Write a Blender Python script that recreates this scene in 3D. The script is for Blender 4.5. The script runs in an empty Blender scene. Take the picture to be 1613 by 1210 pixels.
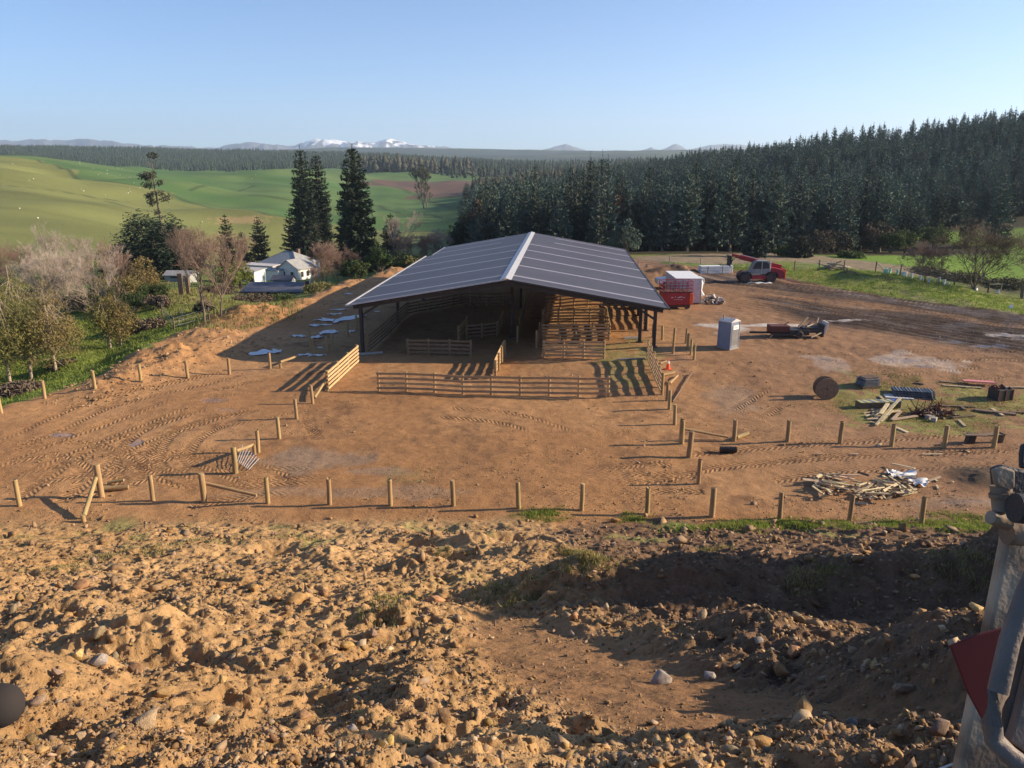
import bpy, math, random
import numpy as np
from mathutils import Vector, Matrix

sc = bpy.context.scene
R = math.radians
COL = sc.collection
# ------------------------------------------------------------------ camera
PITCH = R(15.54); FPX = 1212.0; HC = 13.5
cam_d = bpy.data.cameras.new("camera"); cam = bpy.data.objects.new("camera", cam_d); COL.objects.link(cam)
cam.location = (0, 0, HC); cam.rotation_euler = (R(90) - PITCH, 0, 0)
cam_d.sensor_width = 36; cam_d.lens = FPX / 1613 * 36
cam_d.clip_start = 0.05; cam_d.clip_end = 40000
sc.camera = cam
# ------------------------------------------------------------------ light
SUN_EL, SUN_AZ = R(20.5), R(4.0)          # sun low on the right, a touch behind the scene
SUN = Vector((math.cos(SUN_EL) * math.cos(SUN_AZ), math.cos(SUN_EL) * math.sin(SUN_AZ), math.sin(SUN_EL)))
w = bpy.data.worlds.new("World"); sc.world = w; w.use_nodes = True
nt = w.node_tree; nt.nodes.clear()
sky = nt.nodes.new("ShaderNodeTexSky"); sky.sky_type = 'NISHITA'; sky.sun_disc = False
sky.sun_elevation = SUN_EL; sky.sun_rotation = R(90) - SUN_AZ
sky.altitude = 50; sky.air_density = 0.72; sky.dust_density = 0.45; sky.ozone_density = 4.5
bg = nt.nodes.new("ShaderNodeBackground"); bg.inputs[1].default_value = 0.098
wo = nt.nodes.new("ShaderNodeOutputWorld")
nt.links.new(sky.outputs[0], bg.inputs[0]); nt.links.new(bg.outputs[0], wo.inputs[0])
sd_ = bpy.data.lights.new("sun", 'SUN'); so = bpy.data.objects.new("sun", sd_); COL.objects.link(so)
sd_.energy = 5.0; sd_.angle = R(0.55); sd_.color = (1.0, 0.83, 0.60)
so.rotation_euler = (-SUN).to_track_quat('-Z', 'Y').to_euler(); so.location = (60, 0, 60)
sc.view_settings.view_transform = 'Standard'; sc.view_settings.look = 'None'
sc.view_settings.exposure = 1.05; sc.view_settings.gamma = 1.0
try:
    sc.cycles.use_denoising = True; sc.cycles.max_bounces = 6; sc.cycles.transparent_max_bounces = 8
    sc.cycles.diffuse_bounces = 3; sc.cycles.volume_bounces = 1; sc.cycles.use_adaptive_sampling = True
except Exception: pass

# ------------------------------------------------------------------ noise
_rt = np.random.RandomState(7).rand(8, 256, 256)
def vn(x, y, k=0):
    t = _rt[k % 8]; xi = np.floor(x).astype(np.int64); yi = np.floor(y).astype(np.int64)
    fx = x - xi; fy = y - yi; fx = fx * fx * (3 - 2 * fx); fy = fy * fy * (3 - 2 * fy)
    a = t[yi & 255, xi & 255]; b = t[yi & 255, (xi + 1) & 255]; c = t[(yi + 1) & 255, xi & 255]; d = t[(yi + 1) & 255, (xi + 1) & 255]
    return (a + (b - a) * fx) * (1 - fy) + (c + (d - c) * fx) * fy - 0.5
def fbm(x, y, n=4, k=0, g=0.5):
    s = 0; a = 1.0
    for i in range(n):
        s = s + a * vn(x * 2 ** i + 17.3 * i, y * 2 ** i + 9.1 * i, k + i); a *= g
    return s
def S(t):
    t = np.clip(t, 0, 1); return t * t * (3 - 2 * t)
cP, sP = math.cos(PITCH), math.sin(PITCH)
def ray(px, py):
    vx = (px - 806.5) / FPX; vy = (py - 605) / FPX
    return vx, cP - vy * sP, -sP - vy * cP          # direction for unit camera depth

# ------------------------------------------------------------------ terrain
def yardplane(x, y): return 0.9 * S((x + 4) / 14) * S((y - 42) / 14)
def hit_plane(px, py):
    dx, dy, dz = ray(px, py); z = 0.0
    for _ in range(6):
        t = (z - HC) / dz; z = float(yardplane(np.array(dx * t), np.array(dy * t)))
    return dx * t, dy * t
YARD = [hit_plane(*p) for p in [(-420, 900), (-420, 700), (0, 640), (110, 612), (160, 590), (262, 535), (345, 498), (430, 478), (520, 448), (600, 427),
        (700, 412), (850, 405), (1000, 408), (1060, 421), (1150, 421), (1250, 426), (1330, 440), (1420, 455), (1500, 473), (1560, 482), (1613, 488), (1800, 510), (2050, 620), (2050, 900)]]
def sdist(poly, x, y):
    """signed distance, positive inside"""
    P = np.array(poly); Q = np.roll(P, -1, 0); d = np.full(np.shape(x), 1e9); ins = np.zeros(np.shape(x), bool)
    for (ax, ay), (bx, by) in zip(P, Q):
        ex, ey = bx - ax, by - ay; t = np.clip(((x - ax) * ex + (y - ay) * ey) / (ex * ex + ey * ey + 1e-9), 0, 1)
        d = np.minimum(d, (x - ax - t * ex) ** 2 + (y - ay - t * ey) ** 2)
        c = ((ay > y) != (by > y)); xx = ax + (y - ay) / (by - ay + 1e-12) * ex
        ins ^= c & (x < xx)
    return np.where(ins, 1, -1) * np.sqrt(d)
def pz(px, py, D):
    dx, dy, dz = ray(px, py); t = D / dy; return dx * t, D, HC + dz * t
CP = []
for px, py, D, dz in [  # pixel column, pixel row, distance, height of what stands there above the ground
    (-300, 620, 50, 0), (100, 566, 62, 0), (190, 572, 62, 0), (0, 610, 56, 0), (65, 598, 58, 0), (200, 545, 68, 0), (140, 500, 92, 0), (-100, 520, 85, 0), (320, 508, 74, 0), (350, 498, 78, 0),
    (-400, 480, 130, 0), (230, 470, 106, 0), (292, 462, 105, 0), (288, 444, 138, 0), (440, 474, 108, 0), (400, 452, 140, 0), (480, 452, 140, 0), (440, 439, 185, 0), (540, 446, 125, 0), (560, 430, 170, 0), (640, 412, 170, 0),
    (0, 400, 190, 0), (-400, 390, 190, 0), (200, 392, 220, 0), (400, 396, 270, 0), (640, 384, 310, 0), (720, 380, 320, 0), (760, 400, 220, 0),
    (0, 335, 270, 0), (-500, 310, 270, 0), (150, 352, 265, 0), (0, 292, 400, 0), (230, 328, 400, 0), (400, 348, 400, 0), (-500, 280, 420, 0), (560, 350, 440, 0), (690, 335, 520, 0),
    (0, 249, 700, 0), (-500, 240, 700, 0), (120, 256, 740, 0), (250, 268, 800, 0), (400, 271, 800, 0), (480, 271, 820, 0), (560, 290, 800, 0), (690, 285, 900, 0), (690, 310, 680, 0), (600, 325, 600, 0),
    (0, 262, 1100, 0), (300, 275, 1200, 0), (660, 268, 1250, 0), (720, 262, 1600, 0), (560, 268, 1300, 0),
    (0, 234, 2300, 2), (200, 236, 2300, 2), (400, 241, 2300, 2), (600, 247, 2300, 2), (720, 255, 2400, 2), (-500, 232, 2300, 2), (900, 262, 2400, 0), (900, 274, 1200, 0), (860, 273, 1300, 0), (950, 290, 800, 0), (1000, 262, 1500, 0), (1100, 262, 2400, 0),
    (400, 250, 3000, 0), (800, 255, 3000, 0), (1000, 250, 3000, 0), (0, 250, 3000, 0),
    (0, 238, 5200, 0), (400, 236, 5200, 0), (600, 235, 5200, 0), (760, 238, 5200, 0), (860, 240, 5200, 0), (1000, 240, 5200, 0), (1200, 238, 5200, 0), (1900, 236, 5200, 0), (-500, 236, 5200, 0),
    (0, 260, 9000, 0), (800, 260, 9000, 0), (1600, 260, 9000, 0), (-500, 262, 9000, 0),
    (1054, 420, 101, 0), (1251, 424, 101, 0), (1378, 430, 96, 0), (1505, 452, 92, 0), (1605, 468, 88, 0), (1900, 500, 80, 0), (1100, 404, 120, 0), (1330, 412, 118, 0), (1500, 425, 112, 0),
    (1450, 400, 150, 0), (1600, 368, 190, 0), (1600, 430, 118, 0), (1900, 400, 120, 0), (1850, 340, 200, 0), (1190, 404, 122, 0), (1100, 396, 135, 0), (1330, 398, 145, 0), (950, 392, 150, 0), (760, 400, 170, 0),
    (1600, 182, 300, 14.5), (1900, 164, 300, 14.5), (1400, 211, 310, 14.5), (1200, 228, 330, 14.5), (1050, 246, 390, 14.5), (900, 266, 500, 16), (760, 270, 500, 16),
    (1600, 260, 230, 14), (1400, 270, 230, 14), (1200, 285, 230, 14), (1000, 305, 250, 14), (850, 325, 250, 12),
    (1600, 240, 500, 0), (1300, 262, 550, 0), (1100, 272, 700, 0)]:
    x, y, z = pz(px, py, D); CP.append((x / y, math.log(y), z - dz))
for x in range(-45, 61, 15):
    for y in (24, 34, 46, 60, 76, 92):
        if float(sdist(YARD, np.array(float(x)), np.array(float(y)))) > -4: CP.append((x / y, math.log(y), float(yardplane(np.array(float(x)), np.array(float(y))))))
CP = np.array(CP); KU = 2.2
CP[:, 2] = np.arcsinh(CP[:, 2] / 6)        # compress the heights so far hills do not ring into the yard
def _k(r2): return 0.5 * r2 * np.log(r2 + 1e-9)
_n = len(CP); _u = CP[:, 0] * KU; _v = CP[:, 1]
_A = np.zeros((_n + 3, _n + 3)); _A[:_n, :_n] = _k((_u[:, None] - _u) ** 2 + (_v[:, None] - _v) ** 2) + np.eye(_n) * 0.004
_A[:_n, _n] = 1; _A[:_n, _n + 1] = _u; _A[:_n, _n + 2] = _v; _A[_n:, :_n] = _A[:_n, _n:].T
_sol = np.linalg.solve(_A, np.concatenate([CP[:, 2], np.zeros(3)]))
_gu = np.linspace(-3.2, 3.2, 261); _gv = np.linspace(math.log(18), math.log(13000), 360)
_GU, _GV = np.meshgrid(_gu, _gv); _T = _sol[_n] + _sol[_n + 1] * _GU * KU + _sol[_n + 2] * _GV
for i in range(_n): _T = _T + _sol[i] * _k((_GU * KU - _u[i]) ** 2 + (_GV - _v[i]) ** 2)
_T = 6 * np.sinh(_T)
def tps(x, y):
    u = np.clip((x / y + 3.2) / 6.4 * 260, 0, 259.999); v = np.clip((np.log(y) - _gv[0]) / (_gv[-1] - _gv[0]) * 359, 0, 358.999)
    i = u.astype(int); j = v.astype(int); fu = u - i; fv = v - j
    return (_T[j, i] * (1 - fu) + _T[j, i + 1] * fu) * (1 - fv) + (_T[j + 1, i] * (1 - fu) + _T[j + 1, i + 1] * fu) * fv
BY = [-5, 0.8, 3.3, 5, 8, 12, 16, 20, 24, 27.0, 28.2, 40]; BZ = [11.8, 11.7, 10.5, 9.35, 7.8, 5.85, 4.15, 2.6, 1.25, .2, 0.0, 0.0]
# heaps and hollows of the dirt bank, the tallest added off frame for its shadow: x, y, height, radius x, radius y, turn
MOUNDS = [(3.2, 13.6, .95, 3.4, 1.0, -4), (8.5, 13.2, 1.2, 3.0, 1.3, 0), (6.9, 5.2, 3.3, 1.25, .62, 0), (-5.2, 9.6, .3, .6, 2.3, 14), (1.0, 14.2, .35, 1.2, .8, 0),
          (3.4, 9.6, .45, 1.3, 1.2, 20), (4.4, 6.7, .8, .95, 1.3, 0), (-3.5, 9.2, .2, 1.6, .8, -30), (-1.1, 7.6, .35, .7, 1.6, 12), (-4.6, 6.3, .25, 1.5, .6, -35),
          (-1.9, 12.2, .3, 1.2, .7, 0), (-2.6, 19.3, .45, .9, .6, 0), (-1.4, 23.6, .45, .8, .6, 0), (.9, 21.8, .4, 1.0, .7, 0), (-5.3, 20.5, .35, .7, .6, 0), (2.6, 18.5, .35, 1.3, .7, 0), (-7.5, 11.3, .35, 2.2, .8, -30),]
HOLLOWS = [(-3.4, 23.9, .95, .9, .7), (-7.6, 22.4, .8, .8, .6), (.1, 24.2, .7, 1.1, .5), (-1.9, 21.6, .7, .8, .6), (-3.0, 10.3, .5, 1.4, .5), (-4.9, 8.3, .5, 1.2, .4)]
LEFT_EDGE = YARD[3:10]
HEAPS = []      # loose spoil heaped along the yard's edge: x, y, height, radius
for (px, py, h, r) in [(200, 600, .6, 2.4), (250, 575, 1.0, 2.8), (300, 560, .9, 2.6), (330, 530, 1.0, 3.0), (370, 500, 1.1, 3.0), (385, 545, .9, 2.4), (420, 497, .9, 3), (165, 615, .5, 2.0), (1560, 755, .75, 1.3),
                       (470, 480, .8, 3), (520, 460, .8, 3), (560, 450, 1.0, 3.4), (620, 432, 1.2, 4), (670, 420, 1.2, 4), (1035, 432, .9, 2.6), (1068, 428, 1.4, 2.2), (1340, 437, 1.0, 1.3), (1395, 445, .5, 1.6)]:
    x, y = hit_plane(px, py); HEAPS.append((x, y, h, r))
def G(x, y, micro=True):
    x = np.asarray(x, float); y = np.asarray(y, float); ys = np.maximum(y, 19.0)
    far = tps(x, ys)
    hill = S((ys - 170) / 250) * (1 - S((ys - 3500) / 2500))
    far = far + hill * (fbm(x / 110, y / 130, 3, 1) * 12 * np.clip(ys / 500, .5, 1.0) * (1 - .55 * S((ys - 560) / 200)) + fbm(x / 42 + 3, y / 60, 2, 3) * 3.2)
    far = far + S((ys - 3300) / 1200) * (fbm(x / 900, y / 700, 4, 2) * 28)
    sd = sdist(YARD, x, y); m = S(sd / 5 + .35)
    z = far * (1 - m) + yardplane(x, y) * m
    bank = np.interp(y, BY, BZ); bz = (y < 28.2)
    z = np.where(bz, bank, z)
    if micro:
        near = 1 - S((y - 150) / 150)
        for hx, hy, h, r in HEAPS:
            d2 = ((x - hx) ** 2 + (y - hy) ** 2) / r ** 2
            z = z + .62 * h * np.exp(-d2 * 1.0) * (1 + .8 * fbm(x / 1.7, y / 1.7, 4, 2, .6))
        b = 1 - S((y - 26.5) / 2.5)
        nb = b > 0
        rough = fbm(x / 2.7, y / 2.3, 3, 0) * .30 + fbm(x / .7, y / .6, 3, 4) * .15 + (.12 - np.abs(fbm(x / .6, y / .55, 4, 7, .6))) * .24
        tr = trough(x, y)
        z = z + b * rough * (1 - .85 * tr)
        for mx, my, h, rx, ry, an in MOUNDS:
            c, s_ = math.cos(R(an)), math.sin(R(an)); dx = (x - mx) * c + (y - my) * s_; dy = -(x - mx) * s_ + (y - my) * c
            z = z + b * h * np.exp(-(dx / rx) ** 2 - (dy / ry) ** 2) * (1 - .8 * tr)
        # unseen mound added right of the frame, shaped to shadow the near bank
        z = z + b * 4.5 * np.exp(-((x - 13.7) / 2.7) ** 2 - ((y - 12.9) / 6.5) ** 2) * S((18.3 - y) / 2.6) * S((y - 8.4) / 2.4) * (1 + .75 * fbm(x / 1.9, y / 1.7, 5, 1, .6))
        for mx, my, h, rx, ry in HOLLOWS: z = z - b * h * np.exp(-(((x - mx) / rx) ** 2 + ((y - my) / ry) ** 2) ** 1.5)
        z = z - b * tr * .16
        nearb = b * (1 - S((y - 17) / 8))
        z = z + nearb * (fbm(x / .23, y / .21, 4, 5) * .12 * (1 - .7 * tr))
        yd = (1 - b) * near * S(sd / 3 + 1)
        rt = 1 - S((y - 90) / 60)
        mud = S((x - 12) / 10) * S((y - 40) / 12)
        z = z + yd * (fbm(x / 5, y / 5, 3, 3) * .16 + fbm(x / .8, y / .8, 3, 6) * (.05 + .03 * mud)) * m
        z = z + (1 - m) * (1 - b) * rt * (fbm(x / 3.5, y / 3.5, 3, 3) * .35 + fbm(x / .7, y / .7, 2, 1) * .1)
        # ruts in the wet track on the right
        wv = y + 1.2 * x; z = z + yd * mud * S((wv - 94) / 6) * S((136 - wv) / 6) * .075 * np.sin((.64 * y + .77 * x + .9 * fbm(x / 9, y / 9, 2, 4)) * 6.0)
    return z
def trough(x, y):
    """smooth dozer track cut across the bank"""
    cx = np.interp(y, [3.0, 5.2, 7.0, 9.5, 12.0, 14.0], [4.5, 2.3, 1.35, .65, -.1, -.6])
    hw = np.interp(y, [3, 5, 6, 9, 12, 13.5], [.6, 1.3, 1.35, 1.1, .75, .1])
    return S((hw - np.abs(x - cx)) / .9 + .6) * S((14.0 - y) / 2.5) * S((y - 4.4) / 1.2)
def gz(x, y, micro=True): return float(G(np.array([float(x)]), np.array([float(y)]), micro)[0])
_ys = np.exp(np.linspace(math.log(2.2), math.log(6000), 6000))
def at(px, py, z=None):
    """ground point seen at a pixel of the 1613 px photograph"""
    dx, dy, dz = ray(px, py); t = _ys / dy
    if z is not None:
        t = (z - HC) / dz; return Vector((dx * t, dy * t, z))
    g = G(dx * t, _ys); zz = HC + dz * t; k = np.nonzero(zz < g)[0]
    k = int(k[0]) if len(k) else len(_ys) - 1
    a0 = zz[k - 1] - g[k - 1]; a1 = g[k] - zz[k]; f = a0 / (a0 + a1 + 1e-9); y = _ys[k - 1] * (1 - f) + _ys[k] * f
    return Vector((dx / dy * y, y, gz(dx / dy * y, y)))
def atd(px, D):
    """ground point at distance D in a pixel column"""
    z = 0.0
    for _ in range(4): x = (px - 806.5) / FPX * (D * cP + (HC - z) * sP); z = gz(x, D)
    return Vector((x, D, z))
def cpt(px, py, dep):
    dx, dy, dz = ray(px, py); return Vector((dx * dep, dy * dep, HC + dz * dep))
def hpx(p, npx):
    """metres that npx pixels of a vertical span at ground point p"""
    dep = p.y * cP + (HC - p.z) * sP; return npx * dep / FPX / (cP + .03)
# ------------------------------------------------------------------ mesh helpers
def mesh_np(name, V, F, mats, smooth=False, midx=None, attrs=None):
    """V (n,3), F (m,k) arrays"""
    me = bpy.data.meshes.new(name); V = np.asarray(V, np.float32); F = np.asarray(F, np.int32); k = F.shape[1]
    me.vertices.add(len(V)); me.vertices.foreach_set("co", V.ravel())
    me.loops.add(F.size); me.loops.foreach_set("vertex_index", F.ravel())
    me.polygons.add(len(F)); me.polygons.foreach_set("loop_start", np.arange(0, F.size, k, dtype=np.int32))
    me.polygons.foreach_set("loop_total", np.full(len(F), k, np.int32))
    if smooth: me.polygons.foreach_set("use_smooth", np.ones(len(F), bool))
    if midx is not None: me.polygons.foreach_set("material_index", np.asarray(midx, np.int32))
    me.update(calc_edges=True)
    for m in mats if isinstance(mats, (list, tuple)) else [mats]: me.materials.append(m)
    return me
def link(name, me, parent=None):
    o = bpy.data.objects.new(name, me); COL.objects.link(o)
    if parent is not None: o.parent = parent
    return o
def tag(o, label=None, cat=None, group=None, kind=None):
    if label: o["label"] = label
    if cat: o["category"] = cat
    if group: o["group"] = group
    if kind: o["kind"] = kind
    return o
def thing(name, label, cat, loc=(0, 0, 0), rz=0, group=None):
    o = bpy.data.objects.new(name, None); COL.objects.link(o); o.location = loc; o.rotation_euler = (0, 0, rz); o.empty_display_size = .2
    return tag(o, label, cat, group)
def kids(o, table): return table.get(o, [])
def copy_tree(o, parent=None):
    c = o.copy(); COL.objects.link(c)
    if parent is not None: c.parent = parent
    for ch in list(o.children): copy_tree(ch, c)
    return c
class MB:
    def __init__(s): s.v = []; s.f = []
    def add(s, vs, fs):
        n = len(s.v); s.v += [tuple(v) for v in vs]; s.f += [tuple(i + n for i in f) for f in fs]; return s
    def box(s, c, d, rz=0, rx=0, ry=0, M=None, taper=1.0):
        M = (Matrix.Translation(Vector(c)) @ Matrix.Rotation(rz, 4, 'Z') @ Matrix.Rotation(ry, 4, 'Y') @ Matrix.Rotation(rx, 4, 'X')) if M is None else M
        x, y, z = d[0] / 2, d[1] / 2, d[2] / 2; t = taper
        vs = [M @ Vector(p) for p in [(-x, -y, -z), (x, -y, -z), (x, y, -z), (-x, y, -z), (-x * t, -y * t, z), (x * t, -y * t, z), (x * t, y * t, z), (-x * t, y * t, z)]]
        return s.add(vs, [(0, 3, 2, 1), (4, 5, 6, 7), (0, 1, 5, 4), (1, 2, 6, 5), (2, 3, 7, 6), (3, 0, 4, 7)])
    def bar(s, a, b, w, h, up=(0, 0, 1)):
        a = Vector(a); b = Vector(b); d = (b - a); L = d.length
        if L < 1e-6: return s
        d /= L; up = Vector(up)
        if abs(d.dot(up)) > .98: up = Vector((1, 0, 0))
        r = d.cross(up).normalized(); u = r.cross(d)
        vs = [p + r * sx * w / 2 + u * sz * h / 2 for p in (a, b) for sx, sz in ((-1, -1), (1, -1), (1, 1), (-1, 1))]
        return s.add(vs, [(0, 1, 2, 3), (4, 7, 6, 5), (0, 4, 5, 1), (1, 5, 6, 2), (2, 6, 7, 3), (3, 7, 4, 0)])
    def tube(s, pts, rad, n=8, cap=True):
        pts = [Vector(p) for p in pts]; rad = rad if isinstance(rad, (list, tuple)) else [rad] * len(pts); n0 = len(s.v); rings = []
        for i, p in enumerate(pts):
            d = (pts[min(i + 1, len(pts) - 1)] - pts[max(i - 1, 0)]).normalized(); up = Vector((0, 0, 1)) if abs(d.z) < .95 else Vector((1, 0, 0))
            r = d.cross(up).normalized(); u = r.cross(d)
            rings.append([p + (r * math.cos(2 * math.pi * k / n) + u * math.sin(2 * math.pi * k / n)) * rad[i] for k in range(n)])
        vs = [v for rg in rings for v in rg]; fs = []
        for i in range(len(pts) - 1):
            for k in range(n): fs.append((i * n + k, i * n + (k + 1) % n, (i + 1) * n + (k + 1) % n, (i + 1) * n + k))
        if cap: fs += [tuple(range(n))[::-1], tuple((len(pts) - 1) * n + k for k in range(n))]
        return s.add(vs, fs)
    def prism(s, poly, a, b, axis='y'):
        """poly of 2-D points extruded between a and b; axis y: points are (x,z); axis x: (y,z); axis z: (x,y)"""
        def P(p, t): return (p[0], t, p[1]) if axis == 'y' else (t, p[0], p[1]) if axis == 'x' else (p[0], p[1], t)
        n = len(poly); vs = [P(p, a) for p in poly] + [P(p, b) for p in poly]
        return s.add(vs, [tuple(range(n)), tuple(range(2 * n - 1, n - 1, -1))] + [(i, i + n, (i + 1) % n + n, (i + 1) % n) for i in range(n)])
    def disc(s, c, r, t, axis='y', n=24, r2=None):
        c = Vector(c); ax = {'x': Vector((1, 0, 0)), 'y': Vector((0, 1, 0)), 'z': Vector((0, 0, 1))}[axis]
        return s.tube([c - ax * t / 2, c + ax * t / 2], [r, r if r2 is None else r2], n)
    def torus(s, c, R0, r0, axis='y', n=24, m=10, fl=1.0):
        vs = []; fs = []
        for i in range(n):
            a = 2 * math.pi * i / n
            for j in range(m):
                b = 2 * math.pi * j / m; rr = R0 + r0 * math.cos(b); h = r0 * math.sin(b) * fl
                p = (rr * math.cos(a), h, rr * math.sin(a)) if axis == 'y' else (h, rr * math.cos(a), rr * math.sin(a)) if axis == 'x' else (rr * math.cos(a), rr * math.sin(a), h)
                vs.append(Vector(c) + Vector(p)); fs.append((i * m + j, ((i + 1) % n) * m + j, ((i + 1) % n) * m + (j + 1) % m, i * m + (j + 1) % m))
        return s.add(vs, fs)
    def build(s, name, mat, parent=None, bevel=0, smooth=False):
        me = bpy.data.meshes.new(name); me.from_pydata(s.v, [], s.f); me.materials.append(mat); me.update()
        import bmesh
        bm = bmesh.new(); bm.from_mesh(me); bmesh.ops.recalc_face_normals(bm, faces=bm.faces); bm.to_mesh(me); bm.free()
        if smooth:
            for p in me.polygons: p.use_smooth = True
        o = link(name, me, parent)
        if bevel:
            m = o.modifiers.new("bevel", 'BEVEL'); m.width = bevel; m.segments = 2; m.limit_method = 'ANGLE'
        if smooth:
            try:
                m = o.modifiers.new("ws", 'EDGE_SPLIT'); m.split_angle = R(40)
            except Exception: pass
        return o
# ------------------------------------------------------------------ materials
def mat(name, col, rough=.8, col2=None, scale=4.0, bump=0.0, bscale=None, metal=0.0, stretch=None, rnd=0.0, spec=.3, detail=5, trans=0, contrast=1.0):
    m = bpy.data.materials.new(name); m.use_nodes = True; n = m.node_tree.nodes; l = m.node_tree.links; b = n["Principled BSDF"]
    b.inputs["Roughness"].default_value = rough; b.inputs["Metallic"].default_value = metal; b.inputs["Specular IOR Level"].default_value = spec
    tc = n.new("ShaderNodeTexCoord"); mp = n.new("ShaderNodeMapping"); l.new(tc.outputs["Object"], mp.inputs[0])
    if stretch: mp.inputs["Scale"].default_value = stretch
    nz = n.new("ShaderNodeTexNoise"); nz.inputs["Scale"].default_value = scale; nz.inputs["Detail"].default_value = detail; l.new(mp.outputs[0], nz.inputs["Vector"])
    col2 = col2 or tuple(c * .7 for c in col)
    cr = n.new("ShaderNodeValToRGB"); cr.color_ramp.elements[0].position = .5 - .2 / contrast; cr.color_ramp.elements[1].position = .5 + .2 / contrast
    cr.color_ramp.elements[0].color = (*col2, 1); cr.color_ramp.elements[1].color = (*col, 1); l.new(nz.outputs["Fac"], cr.inputs[0])
    out = cr.outputs[0]
    if rnd:
        oi = n.new("ShaderNodeObjectInfo"); hs = n.new("ShaderNodeHueSaturation"); mr = n.new("ShaderNodeMapRange"); mr.inputs["To Min"].default_value = 1 - rnd; mr.inputs["To Max"].default_value = 1 + rnd
        l.new(oi.outputs["Random"], mr.inputs["Value"]); l.new(mr.outputs[0], hs.inputs["Value"]); l.new(out, hs.inputs["Color"])
        m2 = n.new("ShaderNodeMapRange"); m2.inputs["To Min"].default_value = .5 - rnd * .07; m2.inputs["To Max"].default_value = .5 + rnd * .07
        mu = n.new("ShaderNodeMath"); mu.operation = 'FRACT'; mm = n.new("ShaderNodeMath"); mm.operation = 'MULTIPLY'; mm.inputs[1].default_value = 7.31
        l.new(oi.outputs["Random"], mm.inputs[0]); l.new(mm.outputs[0], mu.inputs[0]); l.new(mu.outputs[0], m2.inputs["Value"]); l.new(m2.outputs[0], hs.inputs["Hue"])
        out = hs.outputs[0]
    l.new(out, b.inputs["Base Color"])
    if bump:
        bp = n.new("ShaderNodeBump"); bp.inputs["Strength"].default_value = bump; bp.inputs["Distance"].default_value = .02
        bz = n.new("ShaderNodeTexNoise"); bz.inputs["Scale"].default_value = bscale or scale * 4; bz.inputs["Detail"].default_value = 4
        l.new(mp.outputs[0], bz.inputs["Vector"]); l.new(bz.outputs["Fac"], bp.inputs["Height"]); l.new(bp.outputs[0], b.inputs["Normal"])
    if trans:
        tl = n.new("ShaderNodeBsdfTranslucent"); l.new(out, tl.inputs[0]); ms = n.new("ShaderNodeMixShader"); ms.inputs[0].default_value = trans
        l.new(b.outputs[0], ms.inputs[1]); l.new(tl.outputs[0], ms.inputs[2]); l.new(ms.outputs[0], n["Material Output"].inputs[0])
    return m
M = {}
M['post'] = mat('round_post_wood', (.40, .27, .13), .85, (.25, .17, .08), 9, .4, 30, stretch=(1, 1, .15), rnd=.15)
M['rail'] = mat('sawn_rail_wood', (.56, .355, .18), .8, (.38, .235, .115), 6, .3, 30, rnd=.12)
M['board'] = mat('pale_scrap_wood', (.62, .49, .31), .8, (.38, .28, .17), 8, .3, 40, rnd=.3)
M['oldwood'] = mat('weathered_wood', (.20, .14, .09), .9, (.10, .07, .05), 8, .5, 30, rnd=.2)
M['dimwood'] = mat('shade_darkened_rails', (.24, .16, .095), .85, (.15, .10, .06), 6, .3, 30)  # rail wood with the shade under the roof put into its colour
M['drum'] = mat('brown_drum_wood', (.30, .195, .12), .9, (.19, .12, .075), 6, .4, 30)
M['scrub'] = mat('grey_brown_scrub', (.17, .15, .08), .9, (.10, .09, .05), .6)
M['steel'] = mat('dark_steel', (.035, .03, .03), .55, (.055, .045, .04), 3)
M['roof'] = mat('dark_roof_sheet', (.080, .066, .070), .5, (.054, .045, .050), 1.3, .12, 60, spec=.4, stretch=(.06, 1.1, .06), detail=3)
M['under'] = mat('roof_underside', (.07, .06, .06), .7, (.05, .045, .045), 2)
M['sky_strip'] = mat('translucent_roof_strip', (.30, .28, .31), .5, (.24, .22, .25), 3)
M['flash'] = mat('pale_ridge_flashing', (.50, .49, .49), .45, (.38, .37, .38), 3)
M['white'] = mat('white_paint', (.80, .79, .76), .5, (.68, .67, .64), 2)
M['offwhite'] = mat('grubby_white_panel', (.62, .58, .56), .6, (.48, .44, .41), 3)
M['grey_roof'] = mat('old_grey_iron_roof', (.36, .355, .35), .6, (.27, .265, .26), 1.5, .2, 30)
M['grey_wall'] = mat('grey_weatherboard', (.34, .34, .34), .8, (.27, .27, .27), 2)
M['dull_roof'] = mat('dull_blue_grey_roof', (.13, .13, .16), .6, (.10, .10, .125), 1)
M['red'] = mat('red_paint', (.42, .035, .04), .45, (.28, .025, .03), 3, rnd=.05)
M['redrust'] = mat('rusty_red_steel', (.17, .05, .035), .8, (.07, .035, .03), 6)
M['tyre'] = mat('dusty_rubber', (.055, .045, .042), .9, (.10, .075, .06), 5)
M['black'] = mat('black_plastic', (.02, .02, .023), .5, (.035, .033, .033), 5)
M['rim'] = mat('dusty_red_rim', (.16, .06, .055), .6, (.10, .05, .045), 5)
M['glass'] = mat('dark_window_glass', (.03, .035, .04), .12, (.05, .055, .06), 2, spec=.6)
M['greypl'] = mat('grey_plastic', (.21, .24, .31), .55, (.17, .195, .26), 2)
M['greydoor'] = mat('grey_plastic_door', (.30, .28, .26), .6, (.24, .22, .21), 3)
M['orange'] = mat('orange_plastic', (.85, .13, .04), .5, (.7, .1, .03), 3)
M['conc'] = mat('pale_concrete', (.36, .32, .28), .9, (.28, .25, .21), 3, .3)
M['pinkb'] = mat('pink_building_board', (.62, .22, .22), .7, (.52, .18, .18), 3)
M['sheet'] = mat('pale_plastic_sheet', (.80, .77, .74), .5, (.62, .60, .58), 2, spec=.5)
M['mesh'] = mat('galvanised_mesh', (.17, .175, .19), .6, (.10, .105, .12), 6, metal=.1)
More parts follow.
